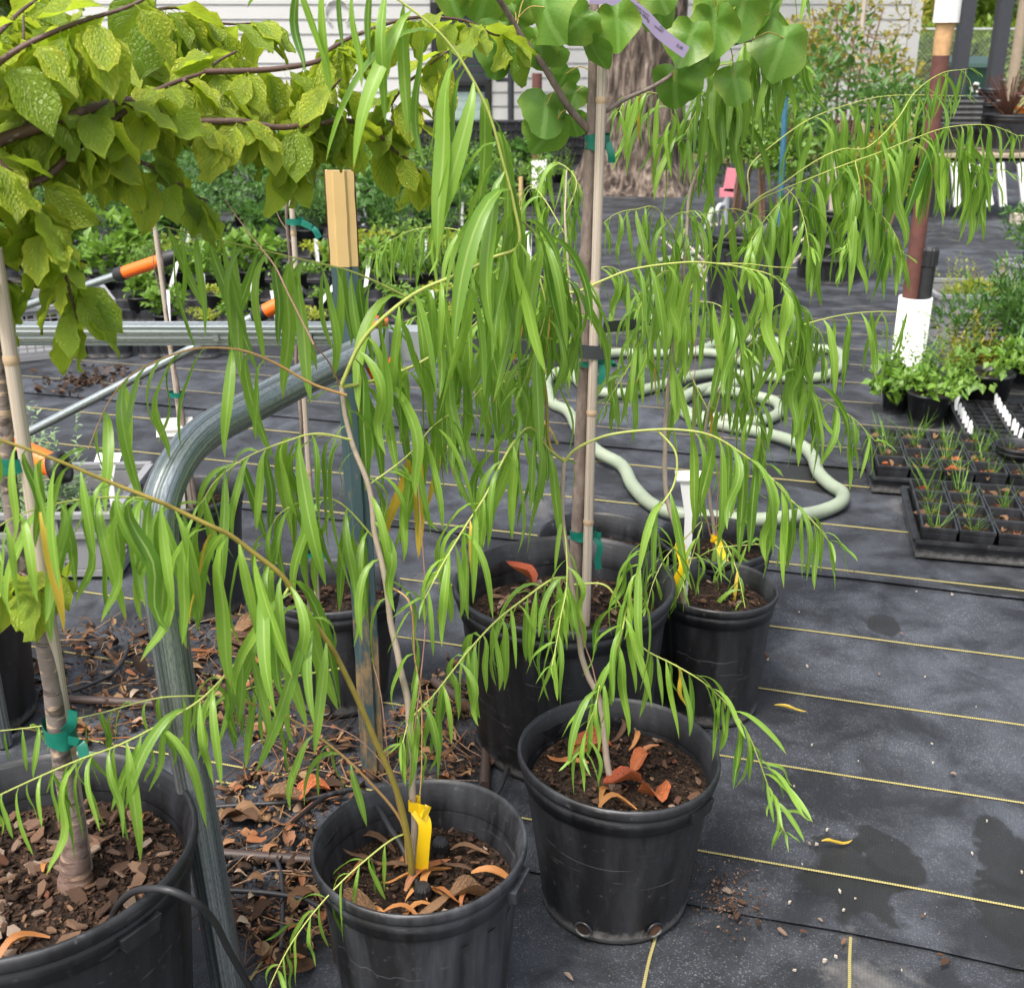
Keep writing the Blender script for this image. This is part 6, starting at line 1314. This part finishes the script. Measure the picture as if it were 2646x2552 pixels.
for i, (x, y, k, mt, s, lb) in enumerate(((1735, 790, 'spire', 'fol_a', 1.0, 'leafy mint growing round the foot of the white sleeved post'), (1800, 795, 'spire', 'fol_a', .9, 'leafy mint behind the plug trays'), (1840, 755, 'spire', 'fol_e', 1.0, 'flowering mint gone brownish behind the plug trays'), (1710, 795, 'broad', 'fol_a', .75, 'broad leaved mint at the edge of the fabric walk'), (1900, 740, 'fern', 'fol_b', 1.15, 'feathery dill right of the mint'), (1965, 745, 'fern', 'fol_b', 1.25, 'second feathery dill beside the grey crate'), (1880, 790, 'low', 'fol_a', 1.1, 'low sprawling herb in front of the dill'), (1770, 818, 'low', 'fol_a', .9, 'low mint runner at the plug tray corner'))):
    p = G(x * 1.35, y * 1.35); herb(k, mt, 830 + i, Vector((p.x, p.y, .016)), s * (1.22 if i > 3 else .95), lb, None, i * 1.7)
# ================================================================ seedling trays
def axes(o, ex): d = (ex - o); d.z = 0; d.normalize(); return d, Vector((-d.y, d.x, 0))
def flat_tray(o, ex, nx, ny, cs, label, plabel, grp, seed, pz=.085):
    ax, ay = axes(o, ex); rz = math.atan2(ax.y, ax.x); t = thing('flat_tray', label, 'tray', o, None, rz); Lx, Ly = nx * cs + .02, ny * cs + .02; rr = random.Random(seed)
    m = MB(); m.box((Lx / 2, Ly / 2, .006), (Lx, Ly, .006)); m.obj('floor', M['pot'], t, False)
    for (cx2, cy2, sx, sy) in ((Lx / 2, .004, Lx, .008), (Lx / 2, Ly - .004, Lx, .008), (.004, Ly / 2, .008, Ly - .02), (Lx - .004, Ly / 2, .008, Ly - .02)):
        m = MB(); m.box((cx2, cy2, .028), (sx, sy, .05)); m.box((cx2 + (-.006 if cx2 < .01 else .006 if cx2 > Lx - .01 else 0), cy2 + (-.006 if cy2 < .01 else .006 if cy2 > Ly - .01 else 0), .054), (sx + .012, sy + .012, .008)); m.obj('tray_side', M['pot'], t, False)
    key = 'sq%.3f' % cs
    if key not in FM:
        b = MB(); w0, w1, wi = cs * .38, cs * .485, cs * .43; zz = [(w0, 0), (w1 * .97, pz * .9), (w1, pz * .9), (w1, pz), (wi, pz), (wi * .93, pz * .55)]
        for (w_, z_) in zz: b.v += [(-w_, -w_, z_), (w_, -w_, z_), (w_, w_, z_), (-w_, w_, z_)]
        for i in range(len(zz) - 1):
            for j in range(4): b.face([i * 4 + j, i * 4 + (j + 1) % 4, i * 4 + 4 + (j + 1) % 4, i * 4 + 4 + j])
        b.face([3, 2, 1, 0]); b2 = MB(); w_ = wi * .97; b2.add([(-w_, -w_, pz * .72), (w_, -w_, pz * .72), (w_, w_, pz * .72), (-w_, w_, pz * .72)], [(0, 1, 2, 3)])
        FM[key] = (b.mesh('pot_wall', M['pot'], False), b2.mesh('soil', M['soil'], False))
    gm = [herb_proto('grass', 'grass', 900 + k)[0] for k in range(4)]
    for j in range(ny):
        for i in range(nx):
            p = o + ax * (.01 + cs * (i + .5)) + ay * (.01 + cs * (j + .5)) + Vector((0, 0, .0085))
            gr_ = rr.random() < .8; u = thing('seedling_pot', plabel if gr_ else plabel.replace('grassy seedlings', 'bare soil and dead leaves'), 'pot', p, grp if gr_ else grp.replace('square', 'bare square'), rz + rr.gauss(0, .02)); link('pot_wall', FM[key][0], u); sl_ = link('soil', FM[key][1], u)
            if gr_: link('sprouts', rr.choice(gm), u, 'stuff', M=Matrix.Translation((rr.gauss(0, .01), rr.gauss(0, .01), pz * .7)) @ Matrix.Rotation(rr.uniform(0, 6), 4, 'Z') @ Matrix.Scale(rr.uniform(.5, .95), 4))
            for k in range(rr.randrange(3, 7)): link('dry_leaf', rr.choice(DRYB_ME + RED_ME[:1]), sl_, M=Matrix.Translation((rr.gauss(-.01, .014), rr.gauss(0, .014), pz * .74)) @ rot_any(rr, .3) @ Matrix.Scale(rr.uniform(.022, .045), 4))
o1 = G(2362, 1455, 0); o1.z = .018; flat_tray(o1, G(2646, 1480, 0), 5, 4, .104, 'black flat tray of square pots lying nearest the fabric seam', 'square black pot of grassy seedlings in the front flat tray', 'square pots in the front tray', 61)
o2 = G(2250, 1285, 0); o2.z = .018; flat_tray(o2, G(2530, 1305, 0), 5, 4, .104, 'black flat tray of square pots lying behind the front one', 'square black pot of grassy seedlings in the rear flat tray', 'square pots in the rear tray', 62)
# plug trays with rows of white tags
def plug_tray(o, ex, nx, ny, cs, label, tl, grp, seed):
    ax, ay = axes(o, ex); rz = math.atan2(ax.y, ax.x); t = thing('plug_tray', label, 'tray', o, None, rz); rr = random.Random(seed); m = MB(); pz = .06
    Lx, Ly = nx * cs, ny * cs
    for i in range(nx + 1): m.box((i * cs, Ly / 2, pz / 2 + .002), (.010, Ly, pz))
    m.obj('lengthwise_walls', M['pot'], t, False); m = MB()
    for j in range(ny + 1): m.box((Lx / 2, j * cs, pz / 2), (Lx - .004, .010, pz - .002))
    m.obj('cross_walls', M['pot'], t, False); m = MB(); m.box((Lx / 2, Ly / 2, .018), (Lx - .01, Ly - .01, .03)); m.obj('soil', M['soil'], t, False)
    for j in range(ny):
        for i in (0, 3, 6):
            if i < nx:
                m = MB(); m.add([(-.006, 0, 0), (.006, 0, 0), (.006, 0, .062), (0, 0, .070), (-.006, 0, .062), (-.006, .002, 0), (.006, .002, 0), (.006, .002, .062), (0, .002, .070), (-.006, .002, .062)], [(0, 1, 2, 3, 4), (9, 8, 7, 6, 5), (0, 5, 6, 1), (1, 6, 7, 2), (2, 7, 8, 3), (3, 8, 9, 4), (4, 9, 5, 0)])
                u = m.obj('tray_tag', M['tagwhite'], smooth=False); u.location = o + ax * (cs * (i + .35)) + ay * (cs * (j + .5)) + Vector((0, 0, .03)); u.rotation_euler = (rr.gauss(-.1, .06), rr.gauss(0, .06), rz + rr.gauss(0, .15)); tag(u, tl, 'label', grp)
o3 = G(2490, 1180, 0); o3.z = .018; plug_tray(o3, G(2646, 1190, 0), 8, 9, .055, 'black plug tray with rows of white pointed tags', 'white pointed tag standing in the plug tray', 'white tags in the plug tray', 71)
o4 = G(2540, 1265, 0); o4.z = .018; pot(Vector((o4.x + .12, o4.y + .05, .016)), .075, .06, .13, 'round black pot of yellow sprouts right of the plug tray', .03, 41, 0, 'pot', 6, nseg=28)
# ================================================================ big pots and things at the back right
p = G(1600 * 1.35, 552 * 1.35); pot(Vector((p.x, p.y + .2, .016)), .235, .195, .46, 'big black banded pot with pale stems right of the hydrant', .06, 43, 0, 'pot', 0, bands=1, nseg=48)
bs = Plant('pale_stemmed_shrub', 'shrub with pale bare stems in the big banded pot', 'shrub', Vector((p.x, p.y + .2, .40)), 44)
for (a, b_) in (((1590, 430), (1585, 330)), ((1575, 430), (1570, 340)), ((1600, 428), (1612, 345)), ((1587, 430), (1600, 300))): bs.branch(px([(a[0] * 1.35, a[1] * 1.35), ((a[0] + b_[0]) / 2 * 1.35 + 4, (a[1] + b_[1]) / 2 * 1.35), (b_[0] * 1.35, b_[1] * 1.35)], p.y + .2, p.y + .2), .017, .010, 'bamboo', 'stem')
m = foliage(500, .07, blob(clumps((0, .1, .75), (.38, .35, .32), 14, random.Random(5), .4)), LQ, random.Random(6)); m.obj('foliage', M['fol_b'], bs.root, kind='stuff')
p = G(1430 * 1.35, 606 * 1.35); pot(Vector((p.x, p.y + .1, .016)), .245, .2, .44, 'wide black tub with a scuffed grey rim before the hydrant', .08, 45, 0, 'pot_dusty', 20, nseg=48)
t = thing('straw_bundle', 'bundle of pale dry straw leaning behind the black tub', 'straw', Vector((p.x + .06, p.y + .62, .016))); rr = random.Random(4)
for k in range(3):
    m = MB()
    for i in range(60):
        a = rr.uniform(0, 6.28); b = Vector((rr.gauss(0, .07), rr.gauss(0, .05), 0)); e = b + Vector((rr.gauss(0, .14), rr.gauss(0, .1), rr.uniform(.2, .42))); sd = Vector((math.cos(a), math.sin(a), 0)) * .011; m.add([b - sd, b + sd, e + sd * .6, e - sd * .6], [(0, 1, 2, 3)])
    m.obj('sheaf', M['stone'], t, kind='stuff')
p = G(2013, 620); m = MB(); tp_ = PY(2032, 190, p.y + .0); m.tube([(p.x, p.y, 0), (tp_.x, p.y, tp_.z)], .022, 12); o = m.obj('blue_stake', M['steelblue']); tag(o, 'slender blue painted stake standing before the yellowing shrub', 'stake')
# yellowing shrub against the wall and dark undergrowth
def shrub(xd, yd, Y, r, cz, n, size, mat, label, seed, stems=5):
    X = PY(xd * 1.35, yd * 1.35, Y).x; t = thing('shrub', label, 'shrub', (X, Y, .015)); rr = random.Random(seed)
    m = foliage(n, size, blob(clumps((0, 0, cz), r, 22, rr, .34)), LQ, rr); m.obj('foliage', M[mat], t, kind='stuff')
    for k in range(stems):
        a = rr.uniform(0, 6.28); m = MB(); m.tube(crom([(.1 * math.cos(a), .1 * math.sin(a), 0), (.16 * math.cos(a), .16 * math.sin(a), cz * .6), (r[0] * .6 * math.cos(a), r[1] * .6 * math.sin(a), cz + r[2] * .6)], 4), [.02, .018, .017, .015, .013, .012, .010, .008, .006], 8); m.obj('stem', M['twig'], t)
shrub(1615, 200, 11.4, (.62, .5, .58), 1.35, 2600, .065, 'fol_e', 'yellowing small leaved shrub against the white wall', 91)
shrub(1600, 330, 10.2, (.75, .5, .45), .75, 2200, .075, 'fol_b', 'dark green undergrowth below the yellowing shrub', 92); shrub(1480, 330, 9.8, (.45, .4, .42), .65, 1300, .08, 'fol_a', 'leafy bright green shrub left of the blue stake', 93)
shrub(1400, 330, 10.5, (.35, .35, .4), .55, 900, .07, 'fol_b', 'dark leafy shrub between big tree and hydrant', 94); shrub(1690, 330, 9.4, (.28, .3, .35), .5, 700, .06, 'fol_e', 'small yellowing shrub left of the red post', 95)
t = Plant('crape_tree', 'thin pale stemmed young tree tied to a cane before the wall', 'tree', PY(1645 * 1.35, 400, 11.0) * 1.0, 96); t.root.location = (PY(1645 * 1.35, 400, 11.0).x, 11.0, 0); t.o = Vector(t.root.location)
t.branch([t.o, t.o + Vector((0, 0, 1.0)), PY(1650 * 1.35, 80, 11.0), PY(1662 * 1.35, -60, 11.0)], .03, .02, 'bamboo', 'stem'); t.branch(px([(1652 * 1.35, 90), (1690 * 1.35, 100), (1740 * 1.35, 60)], 11, 11), .008, .003, 'twig')
# potting bench with tubs, trays and white pickets
tp0 = G(1790 * 1.35, 420 * 1.35); bY = tp0.y; bx0 = tp0.x; bn_ = thing('potting_bench', 'low black potting bench with white pickets under the stacked pots', 'bench', (bx0, bY, .015))
m = MB(); m.box((.75, .35, .50), (1.7, .8, .05)); m.obj('top', M['wood'], bn_, False)
for (x, y) in ((.0, .0), (1.5, .0), (.0, .7), (1.5, .7)):
    m = MB(); m.box((x, y, .24), (.09, .09, .48)); m.obj('leg', M['post'], bn_, False)
m = MB(); m.box((.75, -.03, .44), (1.6, .04, .12)); m.obj('apron', M['post'], bn_, False)
for i in range(9):
    m = MB(); m.box((.10 + i * .13 + (.05 if i > 3 else 0), -.09, .25), (.06, .025, .36), Matrix.Rotation(-.22 - .05 * (i % 3), 3, 'Y')); o = m.obj('picket', M['pvc'], smooth=False); o.location = (bx0, bY, .05); tag(o, 'white picket leaning on the front of the potting bench', 'picket', 'white pickets at the bench')
bt_ = Vector((bx0, bY, .545))
pot(bt_ + Vector((.05, .3, 0)), .23, .2, .22, 'wide black tub of dry soil on the potting bench', .04, 51, 0, 'pot', 10, nseg=40); pot(bt_ + Vector((.62, .3, 0)), .2, .17, .30, 'black pot with dried brown plant on the potting bench', .04, 52, 0, 'pot', 0, nseg=40)
dr = thing('dried_plant', 'dried russet plant with tiny pink flowers on the bench', 'plant', bt_ + Vector((.62, .3, .25))); rr = random.Random(5); m = MB()
for i in range(70):
    e = Vector((rr.gauss(0, .13), rr.gauss(0, .1), rr.uniform(.15, .42))); m.tube([(0, 0, 0), e * .5 + Vector((0, 0, .03)), e], .004, 4, False)
m.obj('stalks', M['rust'], dr, kind='stuff')
for i in range(5):
    m = MB(); c = Vector((rr.gauss(0, .14), -.1, rr.uniform(.1, .35))); 
    for k in range(6): m.inst(LQW, Matrix.Translation(c) @ Matrix.Rotation(k * 1.05, 4, 'Z') @ Matrix.Rotation(.4, 4, 'X') @ Matrix.Scale(.03, 4))
    m.obj('flower', M['pink'] if i == 0 else M['tagwhite'], dr)
for i in range(5):
    t = thing('empty_tray', 'grey black empty tray stacked on the tub beside the charcoal post', 'tray', bt_ + Vector((.12, .34, .222 + i * .045)), 'stacked empty trays'); m = MB(); m.box((0, 0, .02), (.46 - .01 * (i % 2), .3, .035)); m.obj('tray_body', M['pot_dusty'], t, False); m = MB(); m.box((0, 0, .0415), (.48, .32, .006)); m.obj('lip', M['pot_dusty'], t, False)
for i in range(4): pot(bt_ + Vector((.62, .72, .0 + .11 * i)), .12, .10, .16, 'black pot in the tall nested stack on the bench', .02, 58, 0, 'pot', 0, group='nested pots on the bench', nseg=24)
m = MB(); m.box((0, 0, .17), (.2, .2, .3)); m.box((0, 0, .335), (.21, .21, .02)); o = m.obj('orange_pot', M['orange_flower'], smooth=False); o.location = bt_ + Vector((.9, .5, .001)); tag(o, 'orange square pot beside the nested black pots', 'pot')
p = G(1918 * 1.35, 428 * 1.35); m = MB(); m.box((0, 0, .04), (.22, .12, .08)); m.box((.15, .02, .03), (.2, .1, .06)); o = m.obj('brick', M['stone'], smooth=False); o.location = p + Vector((.15, -.1, .015)); tag(o, 'broken brick lying before the potting bench', 'brick')
